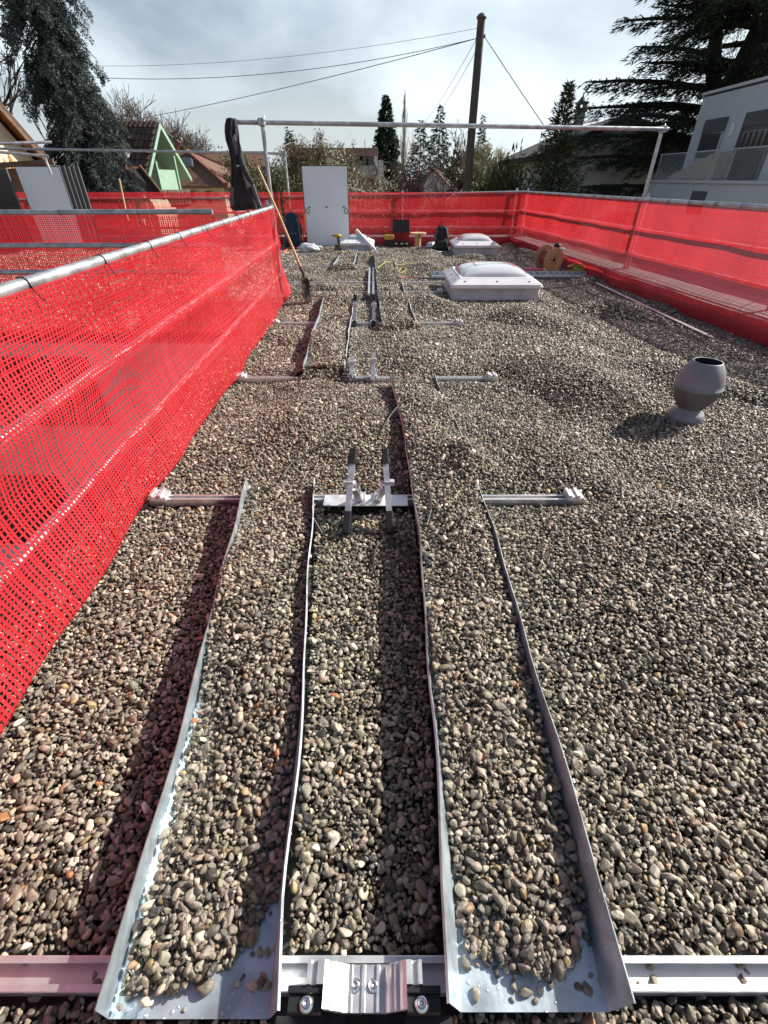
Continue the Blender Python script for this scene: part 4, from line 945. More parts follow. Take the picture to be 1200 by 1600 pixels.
mb = MB(); mb.tube([sock + (top - sock).normalized() * .10, sock, sock.lerp(tip, .25)], [.021, .022, .012], 10); mb.build('socket', M['rust'], root)

root = empty('jacket', (-2.05, 7.9, 1.6), 'black and grey work jacket hanging from the left end of the scaffold crossbar', 'jacket')
rows = [(186, 353, 369), (194, 351, 371), (206, 351, 373), (220, 353, 374), (236, 358, 378), (250, 361, 381), (262, 362, 385), (278, 361, 392), (294, 361, 399), (308, 360, 405), (318, 360, 410), (327, 362, 413)]
mb = MB(); ring = []; NJ = 40
for i, (v, a, b) in enumerate(rows):
    pa_, pb_ = at(a, v, 7.86), at(b, v, 7.86); cx = (pa_ + pb_) / 2; hw = (pb_ - pa_).length / 2
    for k in range(NJ):
        q = 2 * math.pi * k / NJ; f = 1 + .38 * abs(math.sin(q * 3.5 + i * .16 + .4)) * min(1, i / 3) + .16 * math.sin(q * 9 + i * .7 + 1)
        ring.append(cx + Vector((hw * math.cos(q), (.055 + .012 * i * .6) * math.sin(q) * f, .012 * math.sin(q * 3 + i))))
mb.add(ring, [(i * NJ + k, i * NJ + (k + 1) % NJ, (i + 1) * NJ + (k + 1) % NJ, (i + 1) * NJ + k) for i in range(len(rows) - 1) for k in range(NJ)], True)
mb.add(ring[:NJ], [tuple(range(NJ))]); mb.add(ring[-NJ:], [tuple(range(NJ))]); mb.build('body', M['fabric_black'], root)
def patch(us, name, mat):
    mb = MB(); n = len(us); A = []
    for (u, v) in us: A.append(at(u, v, 7.765))
    mb.prism(A, (0, 0, 0), (0, .03, 0)); mb.build(name, M[mat], root)
patch([(361, 292), (379, 298), (381, 320), (376, 326), (360, 321)], 'grey_panel', 'grey_fabric')
patch([(361, 218), (366, 210), (373, 240), (366, 244)], 'shoulder_stripe', 'grey_fabric')
patch([(392, 290), (396, 288), (408, 322), (402, 322)], 'sleeve_stripe', 'grey_fabric')
mb = MB(); mb.box(at(371, 259, 7.75), (.05, .02, .015)); mb.build('chest_badge', M['white_cord'], root)
mb = MB(); mb.box(at(389, 326, 7.75), (.09, .03, .05)); mb.build('white_lining', M['white_cord'], root)

#@@BACKGROUND@@
# ------------------------------------------------------------------ trees and shrubs
M['bark'] = new_mat('bark', (0.075, 0.058, 0.046), 0.9, noise=0.35, nscale=3, bump=.4, bscale=8, stretch=(3, 3, .6))
M['bark_dark'] = new_mat('dark_bark', (0.030, 0.024, 0.021), 0.9, noise=0.3, nscale=3)
M['twig_grey'] = new_mat('grey_twigs', (0.14, 0.115, 0.10), 0.9)
M['twig_red'] = new_mat('reddish_twigs', (0.085, 0.035, 0.035), 0.85)
M['twig_pale'] = new_mat('pale_twigs', (0.26, 0.22, 0.17), 0.9)
M['spruce'] = leaf_mat('blue_spruce_needles', [(0.020, 0.032, 0.028), (0.050, 0.068, 0.064), (0.13, 0.155, 0.155)], .6, .1)
M['cedar'] = leaf_mat('cedar_needles', [(0.016, 0.026, 0.015), (0.032, 0.050, 0.027), (0.070, 0.090, 0.045)], .6, .12)
M['conifer'] = leaf_mat('conifer_needles', [(0.016, 0.030, 0.018), (0.030, 0.050, 0.028), (0.055, 0.080, 0.045)], .6, .12)
M['hedge'] = leaf_mat('cypress_sprays', [(0.030, 0.044, 0.014), (0.062, 0.080, 0.028), (0.12, 0.125, 0.055)], .6, .25)
M['bronze'] = leaf_mat('bronze_sprays', [(0.12, 0.085, 0.06), (0.17, 0.13, 0.10), (0.10, 0.10, 0.05)], .7, .25)
M['spring'] = leaf_mat('young_leaves', [(0.035, 0.042, 0.018), (0.075, 0.085, 0.032), (0.16, 0.165, 0.075)], .6, .3)
M['blossom'] = leaf_mat('pale_blossom', [(0.20, 0.19, 0.13), (0.36, 0.34, 0.24), (0.52, 0.50, 0.40)], .7, .3)
M['willow'] = leaf_mat('catkin_haze', [(0.16, 0.15, 0.08), (0.26, 0.24, 0.14), (0.34, 0.31, 0.20)], .7, .3)
M['brownleaf'] = leaf_mat('brown_leaves', [(0.075, 0.055, 0.03), (0.14, 0.105, 0.06), (0.20, 0.155, 0.09)], .7, .3)

def cards(P, D, ln, wd, r, hang=0.0):
    "leaf-sized pointed quads: centres P, directions D"
    n = len(P); ln = np.broadcast_to(ln, (n,))[:, None] * r.uniform(.6, 1.3, (n, 1)); wd = np.broadcast_to(wd, (n,))[:, None] * r.uniform(.7, 1.3, (n, 1))
    D = D + r.normal(0, .35, (n, 3)); D[:, 2] -= hang; D /= np.linalg.norm(D, axis=1, keepdims=True) + 1e-9
    S = np.cross(D, r.normal(0, 1, (n, 3))); S /= np.linalg.norm(S, axis=1, keepdims=True) + 1e-9
    V = np.stack([P - D * ln * .15, P + D * ln * .35 + S * wd * .5, P + D * ln, P + D * ln * .35 - S * wd * .5], 1).reshape(-1, 3)
    return V, np.arange(4 * n).reshape(n, 4)

def conifer(name, label, base, ht, rad, z0=0.0, n_br=220, droop=.35, per=26, leaf=(.32, .07), mat='conifer', power=1.0, tufts=1.0, seed=0, group=None, cat='tree', spread=.35, top=1.0, gap=0.0, trunk_r=None, up=0.0):
    r = np.random.default_rng(seed); root = empty(name, base, label, cat, group); b = np.array(base)
    mb = MB(); tr = trunk_r or ht * .014
    mb.tube([Vector(b) + Vector((0, 0, ht * k)) for k in (0, .3, .6, .97)], [tr, tr * .8, tr * .45, .02], 8); mb.build('trunk', M['bark_dark'], root)
    Ps, Ds, mbb = [], [], MB()
    for i in range(n_br):
        f = z0 + (1 - z0) * ((i + r.uniform()) / n_br) ** .9; z = ht * f
        L_ = rad * (max(0, 1 - (f - z0) / (1 - z0) * top)) ** power * r.uniform(.68, 1.12) + .05
        if r.uniform() < gap: continue
        a = i * 2.39996 + r.uniform(-.4, .4); d = np.array([math.cos(a), math.sin(a), 0]); side = np.array([-d[1], d[0], 0])
        n = max(4, int(per * L_ / rad + 4)); t = r.uniform(.12, 1, n) ** .8
        zz = up * L_ * t - droop * L_ * t ** 1.6 + .25 * droop * L_ * t ** 4
        P = b + np.array([0, 0, z]) + d * (L_ * t)[:, None] + np.array([0, 0, 1.0]) * zz[:, None]
        P += side * (r.normal(0, 1, n) * L_ * spread * .35 * (1.1 - t * .6))[:, None]; P[:, 2] += r.normal(0, .04 * L_ + .01, n)
        Ps.append(P); Ds.append(d[None] * .8 + side[None] * r.normal(0, .5, (n, 1)) + np.array([0, 0, -.3 * droop + .25 * up]))
        if i % 2 == 0:
            e = b + np.array([0, 0, z]) + d * L_ * .85 + np.array([0, 0, (up - droop * .7) * L_ * .8]); m_ = b + np.array([0, 0, z]) + d * L_ * .45 + np.array([0, 0, (up * .5 - droop * .25) * L_])
            mbb.tube([b + np.array([0, 0, z]), m_, e], [.012 * L_ + .008, .008 * L_ + .005, .004], 4, caps=False)
    P = np.concatenate(Ps); D = np.concatenate(Ds); V, F = cards(P, D, leaf[0], leaf[1], r, hang=droop * .9)
    np_mesh('crown', V, F, M[mat], root)
    mbb.build('limbs', M['bark_dark'], root, fix=False)
    return root

def bare_tree(name, label, base, ht, spread, mat='twig_grey', depth=5, seed=0, group=None, r0=None, split=(2, 4), lean=(0, 0), leaves=None, nleaf=0, lsize=(.1, .05), cat='tree', fork=.25, upright=.4, sides=4, rmin=.012, slim=1.0):
    r = np.random.default_rng(seed); root = empty(name, base, label, cat, group); mb = MB(); tw = MB(); tips = []
    r0 = r0 or ht * .018
    def grow(p, d, L_, rad, k):
        pts = [p]; q = p; dd = d
        for i in range(3):
            dd = (dd + r.normal(0, .13, 3)); dd /= np.linalg.norm(dd); q = q + dd * L_ / 3; pts.append(q)
        rr = [max(rmin * .8, rad * (1 - .12 * i)) for i in range(4)]
        (mb if k < 2 else tw).tube(pts, rr, 7 if k == 0 else sides if k < 3 else 3, caps=False)
        if k >= depth: tips.extend(pts[1:]); return
        for j in range(r.integers(split[0], split[1] + 1)):
            s = pts[r.integers(1, 4)] if j else q
            nd = dd + r.normal(0, 1, 3) * spread; nd[2] = nd[2] * .8 + upright * .5; nd /= np.linalg.norm(nd)
            grow(s, nd, L_ * r.uniform(.6, .86), max(rmin, rad * r.uniform(.5, .68)), k + 1)
    grow(np.array(base, float), np.array([lean[0], lean[1], 1.0]) / np.linalg.norm([lean[0], lean[1], 1.0]), ht * fork, r0, 0)
    # rescale the crown to the wanted height
    zt = max(v[2] for v in tw.v) - base[2]; k = ht / zt
    for m_ in (mb, tw): m_.v = [(base[0] + (v[0] - base[0]) * k * slim, base[1] + (v[1] - base[1]) * k * slim, base[2] + (v[2] - base[2]) * k) for v in m_.v]
    mb.build('trunk', M['bark_dark' if mat != 'twig_pale' else 'bark'], root, fix=False); tw.build('twigs', M[mat], root, fix=False)
    if leaves:
        T = np.array(tips); T = np.array(base) + (T - np.array(base)) * k * np.array([slim, slim, 1])
        P = T[r.integers(0, len(T), nleaf)] + r.normal(0, ht * .02, (nleaf, 3)); V, F = cards(P, r.normal(0, 1, (nleaf, 3)), lsize[0], lsize[1], r)
        np_mesh('crown', V, F, M[leaves], root)
    return root

def shrub(name, label, base, lobes, n, leaf, mat, seed=0, group=None, cat='shrub', up=.5, trunk=True, holes=.25):
    "leafy crown made of many leaf-sized faces round uneven lobes (x, y, z, rx, ry, rz)"
    r = np.random.default_rng(seed); root = empty(name, base, label, cat, group); b = np.array(base); Ps = []; Ds = []
    vol = np.array([l[3] * l[4] * l[5] for l in lobes]) ** .67; cnt = (n * vol / vol.sum()).astype(int)
    for l, c in zip(lobes, cnt):
        d = r.normal(0, 1, (c, 3)); d /= np.linalg.norm(d, axis=1, keepdims=True)
        ks = [(r.normal(size=3), r.uniform(0, 6.28), r.uniform(2, 7)) for _ in range(8)]
        f = sum(np.sin(d @ k[0] * k[2] + k[1]) for k in ks) / 8 ** .5
        rr = r.uniform(.25, 1, c) ** .45 * (1 + .30 * f); ok = f > -1.1 + holes
        P = d * rr[:, None] * np.array(l[3:6]) + np.array(l[0:3]) + b; P[:, :] += r.normal(0, leaf[0] * .5, P.shape)
        Ps.append(P[ok]); dd = d * .7; dd[:, 2] += up; Ds.append(dd[ok])
    P = np.concatenate(Ps); D = np.concatenate(Ds); ok = P[:, 2] > GZ; V, F = cards(P[ok], D[ok], leaf[0], leaf[1], r); np_mesh('crown', V, F, M[mat], root)
    if trunk:
        mb = MB(); top = max(lobes, key=lambda q: q[2]); mb.tube([b, b + np.array(top[:3]) * .5, b + np.array(top[:3])], [.12, .08, .02], 6)
        for l in lobes[:8]: mb.tube([b + np.array(top[:3]) * .35, b + np.array(l[:3])], [.05, .015], 5, caps=False)
        mb.build('trunk', M['bark_dark'], root, fix=False)
    return root

def ground_at(u, v, Y):
    p = at(u, v, Y); return (p.x, p.y, GZ)
# big weeping spruce on the left
def weeping_spruce():
    Y = 20.5; p = at(150, 300, Y); base = (p.x, Y, GZ); b = np.array(base); r = np.random.default_rng(31)
    root = empty('spruce', base, 'tall dark blue green spruce with drooping branches beside the orange eaved house', 'tree')
    mb = MB(); mb.tube([Vector(b) + Vector((.25 * math.sin(k * 3), 0, 22 * k)) for k in (0, .25, .5, .75, 1)], [.34, .28, .22, .12, .03], 9); mb.build('trunk', M['bark_dark'], root)
    Ps, Ds = [], []; mbb = MB()
    for i in range(420):
        z = 3.0 + 17.0 * (i + r.uniform()) / 420; f = z / 22; L_ = (1.74 - 1.05 * f) * r.uniform(.5, 1.12); a = r.uniform(0, 6.283)
        d = np.array([math.cos(a), math.sin(a), 0]); side = np.array([-d[1], d[0], 0])
        mbb.tube([b + (0, 0, z), b + np.array([0, 0, z - .05 * L_]) + d * L_ * .5, b + np.array([0, 0, z - .45 * L_]) + d * L_], [.035, .025, .01], 5, caps=False)
        for t in np.linspace(.35, 1.0, 5):   # drooping tails of short needles along each limb
            for q_ in range(3):
                c = b + np.array([0, 0, z - .05 * L_ * t - .5 * L_ * t ** 2 - r.uniform(0, .25)]) + d * L_ * t + side * r.normal(0, .16); m_ = 80
                ax_ = d * r.uniform(.2, .8) + side * r.normal(0, .35) + np.array([0, 0, -1.0]); ax_ /= np.linalg.norm(ax_); hl = r.uniform(.25, .55); q = r.uniform(0, 1, m_)
                rad_ = r.normal(0, 1, (m_, 3)); rad_ -= ax_ * (rad_ @ ax_)[:, None]; rad_ /= np.linalg.norm(rad_, axis=1, keepdims=True) + 1e-9
                P = c + ax_ * (q * hl)[:, None] + rad_ * (r.uniform(0, 1, (m_, 1)) ** .5 * .085 * (1.1 - .75 * q)[:, None])
                Ps.append(P); Ds.append(rad_ * .8 + ax_ * .7)
    P = np.concatenate(Ps); D = np.concatenate(Ds); V, F = cards(P, D, .075, .026, r); np_mesh('crown', V, F, M['spruce'], root); mbb.build('limbs', M['bark_dark'], root, fix=False)
weeping_spruce()
b = ground_at(40, 300, 21); bare_tree('bare_tree', 'thick limbed bare tree behind the orange eaved house at the left edge', (b[0] - 1.0, 22, GZ), 15.5, .42, 'bark_dark', 6, seed=12, r0=.42, lean=(-.12, 0), fork=.30, upright=.5, slim=.62)
for i, (u, Y, ht, sp, sd_) in enumerate(((205, 60, 14.5, .5, 21), (255, 64, 15.0, .5, 22), (292, 66, 13.2, .5, 23), (225, 70, 13.5, .5, 24))):
    b = ground_at(u, 280, Y); bare_tree('bare_tree', ['bare grey tree just right of the big spruce behind the tiled roof', 'tallest bare grey tree above the ridge of the green gabled house', 'rightmost bare grey tree behind the green gabled house', 'thin bare tree between two taller ones behind the tiled roof'][i], b, ht, sp, 'twig_grey', 6, seed=sd_, r0=.30, group='bare trees behind the green gabled house', rmin=.022, upright=.5, split=(3, 5), fork=.24, slim=.8)
# cedar on the right, layered flat plates
def cedar():
    Y = 30.0; p = at(1118, 200, Y); base = (p.x, Y, GZ); b = np.array(base); r = np.random.default_rng(77)
    root = empty('cedar', base, 'huge dark cedar with layered branches behind the modern grey house', 'tree')
    mb = MB(); tr = [b, b + (0, 0, 6.0), b + (.3, 0, 10.5), b + (1.2, 0, 15), b + (2.2, 0, 20)]; mb.tube(tr, [.85, .75, .65, .42, .1], 10)
    mb.tube([b + (.1, 0, 9.2), b + (-1.0, 0, 11.2), b + (-1.7, .3, 14.0), b + (-2.0, .3, 17)], [.4, .32, .22, .08], 8); mb.build('trunk', M['bark_dark'], root)
    Ps, Ds = [], []; mbb = MB()
    def limb(z, a, L_, rise, dens=1.0):
        d = np.array([math.cos(a), math.sin(a), 0]); side = np.array([-d[1], d[0], 0]); o = b + np.array([.15 * max(0, z - 8), 0, z])
        pts = [o + d * L_ * t + np.array([0, 0, rise * L_ * (t - .75 * t * t)]) for t in np.linspace(0, 1, 7)]
        mbb.tube(pts, [.13 * (1 - .8 * t) + .02 for t in np.linspace(0, 1, 7)], 6, caps=False)
        for t in np.linspace(.18, 1, int(4 + L_ * 1.9)):
            if r.uniform() < .12: continue
            c = o + d * L_ * t + np.array([0, 0, rise * L_ * (t - .75 * t * t)]); w_ = (.30 * L_ * (1.15 - t) + .45) 
            for s in (-1, 1):
                sl = w_ * r.uniform(.5, 1.1); dd = side * s + d * r.uniform(.5, 1.2); dd /= np.linalg.norm(dd)
                mbb.tube([c, c + dd * sl * .6 + (0, 0, .05), c + dd * sl - (0, 0, .12 * sl)], [.03, .02, .008], 4, caps=False)
                n = int(44 * sl * dens); tt = r.uniform(.05, 1, n); P = c + dd * (sl * tt)[:, None] + r.normal(0, 1, (n, 3)) * np.array([.11, .11, .06]); P[:, 2] -= .30 * sl * tt ** 2 + .05 + r.uniform(-.1, .18)
                Ps.append(P); Ds.append(np.tile(dd, (n, 1)) + d * .3 + np.array([0, 0, -.25]))
    for i in range(96):
        z = 7.6 + 11.8 * (i + r.uniform()) / 96; a = r.uniform(0, 6.283); f = (z - 4) / 15
        L_ = (7.2 + .9 * math.sin(f * 3.1) - 1.9 * f) * r.uniform(.45, 1.1); limb(z, a, L_, .12 + .28 * f * r.uniform(.2, 1.2), .9)
    for z, L_, a in ((6.4, 6.6, math.pi + .2), (5.2, 6.0, math.pi + .45), (7.6, 6.8, math.pi + .1), (9.6, 6.9, math.pi - .1), (11.0, 5.5, math.pi + .3), (4.3, 5.2, math.pi + .7), (8.4, 7.4, math.pi + .05), (10.3, 7.6, math.pi + .2), (12.6, 6.2, math.pi), (13.8, 5.6, math.pi + .15)): limb(z, a, L_, .16, .9)
    P = np.concatenate(Ps); D = np.concatenate(Ds); V, F = cards(P, D, .25, .045, r, hang=.2); np_mesh('crown', V, F, M['cedar'], root); mbb.build('limbs', M['bark_dark'], root, fix=False)
cedar()
# far conifers and other trees along the skyline
b = ground_at(603, 280, 110); conifer('sequoia', 'tall pointed dark green conifer rising above the flat brown house', b, 19.0, 4.3, n_br=300, per=90, leaf=(.62, .20), mat='conifer', power=.72, seed=41, droop=.2, z0=.12)
b = ground_at(630, 280, 105)
def poplar(b, ht, label):
    r = np.random.default_rng(5); root = empty('poplar', b, label, 'tree'); mb = MB(); o = np.array(b)
    mb.tube([o, o + (0, 0, ht * .5), o + (0, 0, ht * .98)], [.3, .2, .04], 6); mb.build('trunk', M['twig_pale'], root, fix=False); tw = MB()
    for i in range(190):
        z = ht * r.uniform(.2, .9); a = r.uniform(0, 6.28); L_ = (ht - z) * r.uniform(.12, .35) + .8; d = np.array([math.cos(a), math.sin(a), 0]) * r.uniform(.10, .26)
        p = o + (0, 0, z); tw.tube([p, p + d * L_ * .6 + (0, 0, L_ * .5), p + d * L_ + (0, 0, L_)], [.035, .025, .012], 3, caps=False)
    tw.build('twigs', M['twig_pale'], root, fix=False)
poplar(b, 19.6, 'narrow bare pale poplar right of the tall pointed conifer')
b = ground_at(655, 280, 75); conifer('spruce', 'left and shorter of two ragged spruces behind the reddish bare tree', b, 12.9, 3.4, n_br=150, per=60, leaf=(.42, .10), mat='conifer', seed=42, droop=.25, power=.8, z0=.2, gap=.12, group='ragged spruces beyond the rear netting', up=.1)
b = ground_at(683, 280, 72); conifer('spruce', 'right and taller of two ragged spruces behind the reddish bare tree', b, 14.0, 3.6, n_br=170, per=60, leaf=(.42, .10), mat='conifer', seed=43, droop=.3, power=.85, z0=.15, gap=.1, group='ragged spruces beyond the rear netting', up=.1)
b = ground_at(746, 280, 80); conifer('spruce', 'slim spruce top showing just right of the utility pole', b, 13.8, 2.4, n_br=110, per=60, leaf=(.42, .10), mat='conifer', seed=44, droop=.3, power=.9, z0=.2)
b = ground_at(458, 280, 60); conifer('spruce', 'slender young spruce rising out of pale leafy trees by the thin scaffold post', b, 11.2, 2.2, n_br=110, per=60, leaf=(.42, .10), mat='conifer', seed=45, droop=.25, power=.9, z0=.2, gap=.1)
b = ground_at(722, 280, 90); shrub('round_tree', 'dark rounded evergreen left of the utility pole', b, [(0, 0, 6.5, 3.4, 3, 3.2), (3, 0, 7.4, 2.6, 2.5, 2.2), (-2.2, 0, 5, 2, 2, 2.5)], 2600, (.8, .35), 'conifer', 51, cat='tree')
b = ground_at(765, 280, 70); bare_tree('willow', 'pale yellowish willow right of the utility pole', b, 10.8, .38, 'twig_pale', 5, seed=52, leaves='willow', nleaf=11000, lsize=(.28, .06), rmin=.02, upright=.6)
for i, (u, Y, ht, sd_) in enumerate(((404, 44, 8.7, 61), (422, 40, 8.4, 62), (446, 42, 8.3, 63))):
    b = ground_at(u, 280, Y); bare_tree('leafing_tree', ['leafing tree behind the hanging jacket', 'leafing tree behind the left frame post', 'leafing tree behind the thin far scaffold post'][i], b, ht, .5, 'twig_grey', 5, seed=sd_, leaves='spring', nleaf=7000, lsize=(.19, .10), group='young leafing trees beyond the rear netting', rmin=.015, r0=.16, split=(3, 4), slim=.52)
for i, (u, Y, ht, sd_) in enumerate(((488, 54, 10.4, 64), (512, 56, 10.2, 65), (538, 58, 9.9, 66))):
    b = ground_at(u, 280, Y); bare_tree('birch', ['left brownish birch above the standing panel', 'middle brownish birch above the standing panel', 'right faint birch beside the flat brown house'][i], b, ht, .42, 'twig_pale', 6, seed=sd_, leaves='brownleaf', nleaf=11000 if i < 2 else 5000, lsize=(.26, .06), group='brownish birches beyond the standing panel', rmin=.018, upright=.55, slim=.7)
b = ground_at(640, 280, 27); bare_tree('plum_tree', 'bare reddish brown spreading tree in front of the far houses', (b[0], 27, GZ), 9.3, .55, 'twig_red', 6, seed=71, r0=.22, split=(3, 5), fork=.36, upright=.36, rmin=.017, slim=.75)
b = ground_at(700, 280, 30); bare_tree('plum_tree', 'smaller bare reddish tree close to the utility pole foot', (b[0] - .8, 30, GZ), 8.9, .55, 'twig_red', 6, seed=72, r0=.16, slim=.7, split=(3, 4), fork=.26, upright=.35, rmin=.012)
b = ground_at(580, 290, 31); bare_tree('blossom_tree', 'pale blossoming bush to the right of the standing panel', (b[0], 31, GZ), 8.3, .5, 'twig_grey', 5, seed=73, leaves='blossom', nleaf=7500, lsize=(.13, .09), r0=.12, split=(3, 4), rmin=.012, fork=.36, slim=.55)
# hedge of evergreens and the tall loose cypress on the right
for i, (u, Y, ht, wd, sd_) in enumerate(((752, 33, 6.6, 1.5, 81), (782, 31, 7.4, 1.5, 82), (806, 30, 7.5, 1.4, 83))):
    b = ground_at(u, 290, Y)
    lob = [(0, 0, ht * .45, wd, wd, ht * .45)] + [(wd * .6 * math.cos(k * 2.1), wd * .6 * math.sin(k * 2.1), ht * (.55 + .12 * (k % 3)), wd * .5, wd * .5, ht * .26) for k in range(6)]
    shrub('cypress_hedge', ['leftmost evergreen bush beside the utility pole', 'evergreen bush between its two neighbours left of the tall cypress', 'evergreen bush touching the tall loose cypress'][i], b, lob, 9000, (.26, .075), 'hedge', sd_, group='evergreen bushes behind the rear netting', up=.9)
b = ground_at(862, 290, 24); bz = (b[0], 24, GZ)
conifer('cypress', 'tall loose evergreen cypress with a bronze feathery top before the pale house', bz, 10.0, 2.9, n_br=560, per=46, leaf=(.22, .05), mat='hedge', seed=91, droop=-.25, power=.95, z0=.05, gap=.03, up=.35, spread=.5)
b = ground_at(905, 290, 42); bare_tree('bare_tree', 'faint bare birch behind the chimney of the pale house', b, 11.6, .42, 'twig_pale', 6, seed=93, rmin=.014, upright=.5, group=None)
# low far woodland that closes the view between the trees
def woodland():
    r = np.random.default_rng(99); Ps = []
    for i in range(260):
        x = r.uniform(-190, 120); y = r.uniform(120, 190); s = r.uniform(2.5, 5); n = 90; d = r.normal(0, 1, (n, 3)); d /= np.linalg.norm(d, axis=1, keepdims=True)
        Ps.append(np.array([x, y, GZ + s * .9]) + d * r.uniform(.4, 1, (n, 1)) * np.array([s * 1.1, s, s * .95]))
    P = np.concatenate(Ps); V, F = cards(P, r.normal(0, 1, P.shape), 1.2, .6, r)
    tag(np_mesh('far_woodland', V, F, leaf_mat('woodland', [(0.035, 0.035, 0.022), (0.075, 0.065, 0.045), (0.10, 0.095, 0.06)], .8, .2)), 'band of low brown green woodland along the horizon', 'woodland', kind='stuff')
woodland()

# ------------------------------------------------------------------ houses
def tile_mat(name, col, col2, sx=9.0, sy=5.0, off='generic'):
    m = bpy.data.materials.new(name); m.use_nodes = True; t = m.node_tree; p = t.nodes['Principled BSDF']; p.inputs['Roughness'].default_value = .75
    u = t.nodes.new('ShaderNodeUVMap'); br = t.nodes.new('ShaderNodeTexBrick'); br.offset = 0.0
    br.inputs['Color1'].default_value = (*col, 1); br.inputs['Color2'].default_value = (*col2, 1); br.inputs['Mortar'].default_value = (col[0] * .35, col[1] * .35, col[2] * .35, 1)
    br.inputs['Scale'].default_value = 1.0; br.inputs['Brick Width'].default_value = 1 / sx * 2; br.inputs['Row Height'].default_value = 1 / sy * 2; br.inputs['Mortar Size'].default_value = .03; br.inputs['Mortar Smooth'].default_value = .6
    t.links.new(u.outputs[0], br.inputs['Vector']); t.links.new(br.outputs['Color'], p.inputs['Base Color'])
    b = t.nodes.new('ShaderNodeBump'); b.inputs['Strength'].default_value = .8; b.inputs['Distance'].default_value = .04; b.invert = True
    t.links.new(br.outputs['Fac'], b.inputs['Height']); t.links.new(b.outputs['Normal'], p.inputs['Normal'])
    return m
def roof_slab(mb_name, quad, th, mat, parent, tile=None):
    "quad: four corners eave0, eave1, ridge1, ridge0; optional real rows of tiles (width, length)"
    q = [Vector(p) for p in quad]; nrm = (q[1] - q[0]).cross(q[3] - q[0]).normalized(); nrm = nrm if nrm.z > 0 else -nrm
    mb = MB(); mb.prism([p - nrm * th for p in q], (0, 0, 0), nrm * th)
    if tile:
        ex, ey = (q[1] - q[0]), (q[3] - q[0]); nx, ny = max(1, int(ex.length / tile[0])), max(1, int(ey.length / tile[1]))
        r = np.random.default_rng(3)
        for j in range(ny):
            for i in range(nx):
                lo = [q[0].lerp(q[1], (i + k) / nx).lerp(q[3].lerp(q[2], (i + k) / nx), (j + .0) / ny) for k in (0.06, .35, .7, .94)]
                hi = [q[0].lerp(q[1], (i + k) / nx).lerp(q[3].lerp(q[2], (i + k) / nx), (j + 1.0) / ny) for k in (0.06, .35, .7, .94)]
                hs = [.015, .06, .06, .015]; jit = r.uniform(0, .012)
                vs = [p + nrm * (h + .03 + jit) for p, h in zip(lo, hs)] + [p + nrm * (h * .6 + .006) for p, h in zip(hi, hs)] + [p + nrm * .0 for p in lo]
                mb.add(vs, [(0, 1, 5, 4), (1, 2, 6, 5), (2, 3, 7, 6), (8, 9, 1, 0), (9, 10, 2, 1), (10, 11, 3, 2)], False)
    return mb.build('roof', mat, parent)
def leafish(name, a, b_, c_, rough=.75):
    m = leaf_mat(name, [a, b_, c_], rough, 0); return m
M['brown_tiles'] = leafish('brown_tiles', (0.055, 0.035, 0.028), (0.085, 0.055, 0.043), (0.12, 0.082, 0.062))
M['rust_tiles'] = leafish('rust_tiles', (0.11, 0.058, 0.042), (0.16, 0.088, 0.062), (0.20, 0.115, 0.082))
M['red_tiles'] = leafish('red_tiles', (0.16, 0.06, 0.045), (0.21, 0.085, 0.062), (0.25, 0.11, 0.08))
M['cream'] = new_mat('cream_render', (0.66, 0.58, 0.44), 0.9, noise=.05, nscale=2)
M['white_wall'] = new_mat('white_render', (0.62, 0.60, 0.56), 0.9, noise=.05, nscale=2)
M['green_wood'] = new_mat('green_paint', (0.26, 0.39, 0.29), 0.6, noise=.08, nscale=3)
M['orange_wood'] = new_mat('orange_timber', (0.42, 0.17, 0.045), 0.6, noise=.25, nscale=4, stretch=(1, 1, 6))
M['brown_wood'] = new_mat('brown_timber', (0.13, 0.075, 0.04), 0.7, noise=.3, nscale=5)
M['shutter'] = new_mat('red_shutter', (0.12, 0.025, 0.025), 0.6)
M['glass'] = new_mat('window_glass', (0.05, 0.065, 0.08), 0.08, spec=.8)
M['concrete'] = new_mat('pale_concrete', (0.50, 0.48, 0.45), 0.85, noise=.1, nscale=2)
def solid(poly_top, z0, parent, mat, name='wall'):
    "walls: outline of (x,y,z_top) points extruded down to z0"
    mb = MB(); n = len(poly_top); vs = [tuple(p) for p in poly_top] + [(p[0], p[1], z0) for p in poly_top]
    mb.add(vs, [tuple(range(n)), tuple(range(2 * n - 1, n - 1, -1))] + [(i, (i + 1) % n, (i + 1) % n + n, i + n) for i in range(n)])
    return mb.build(name, mat, parent)
def gable_house(name, label, cx, cy, yaw, L_, W_, hw, hr, wall, roofm, over=.4, tile=None, z0=GZ):
    "ridge along local x; gable walls at +-L/2"
    root = empty(name, (cx, cy, z0), label, 'house'); Mx = Matrix.Rotation(yaw, 3, 'Z'); o = Vector((cx, cy, z0))
    T = lambda x, y, z: Mx @ Vector((x, y, z)) + o
    mb = MB(); h2 = W_ / 2
    for sgn in (1,):
        P = [T(-L_ / 2, -h2, 0), T(-L_ / 2, h2, 0), T(-L_ / 2, h2, hw), T(-L_ / 2, 0, hr), T(-L_ / 2, -h2, hw)]; mb.prism(P, (0, 0, 0), Mx @ Vector((L_, 0, 0)))
    mb.build('wall', wall, root); k = (hr - hw) / h2; e = h2 + over
    for s in (-1, 1):
        quad = [T(-L_ / 2 - over, s * e, hw - over * k + .12), T(L_ / 2 + over, s * e, hw - over * k + .12), T(L_ / 2 + over, 0, hr + .12), T(-L_ / 2 - over, 0, hr + .12)]
        roof_slab('roof', quad, .1, roofm, root, tile if s == (-1 if True else 1) or tile is None else tile)
    return root, T
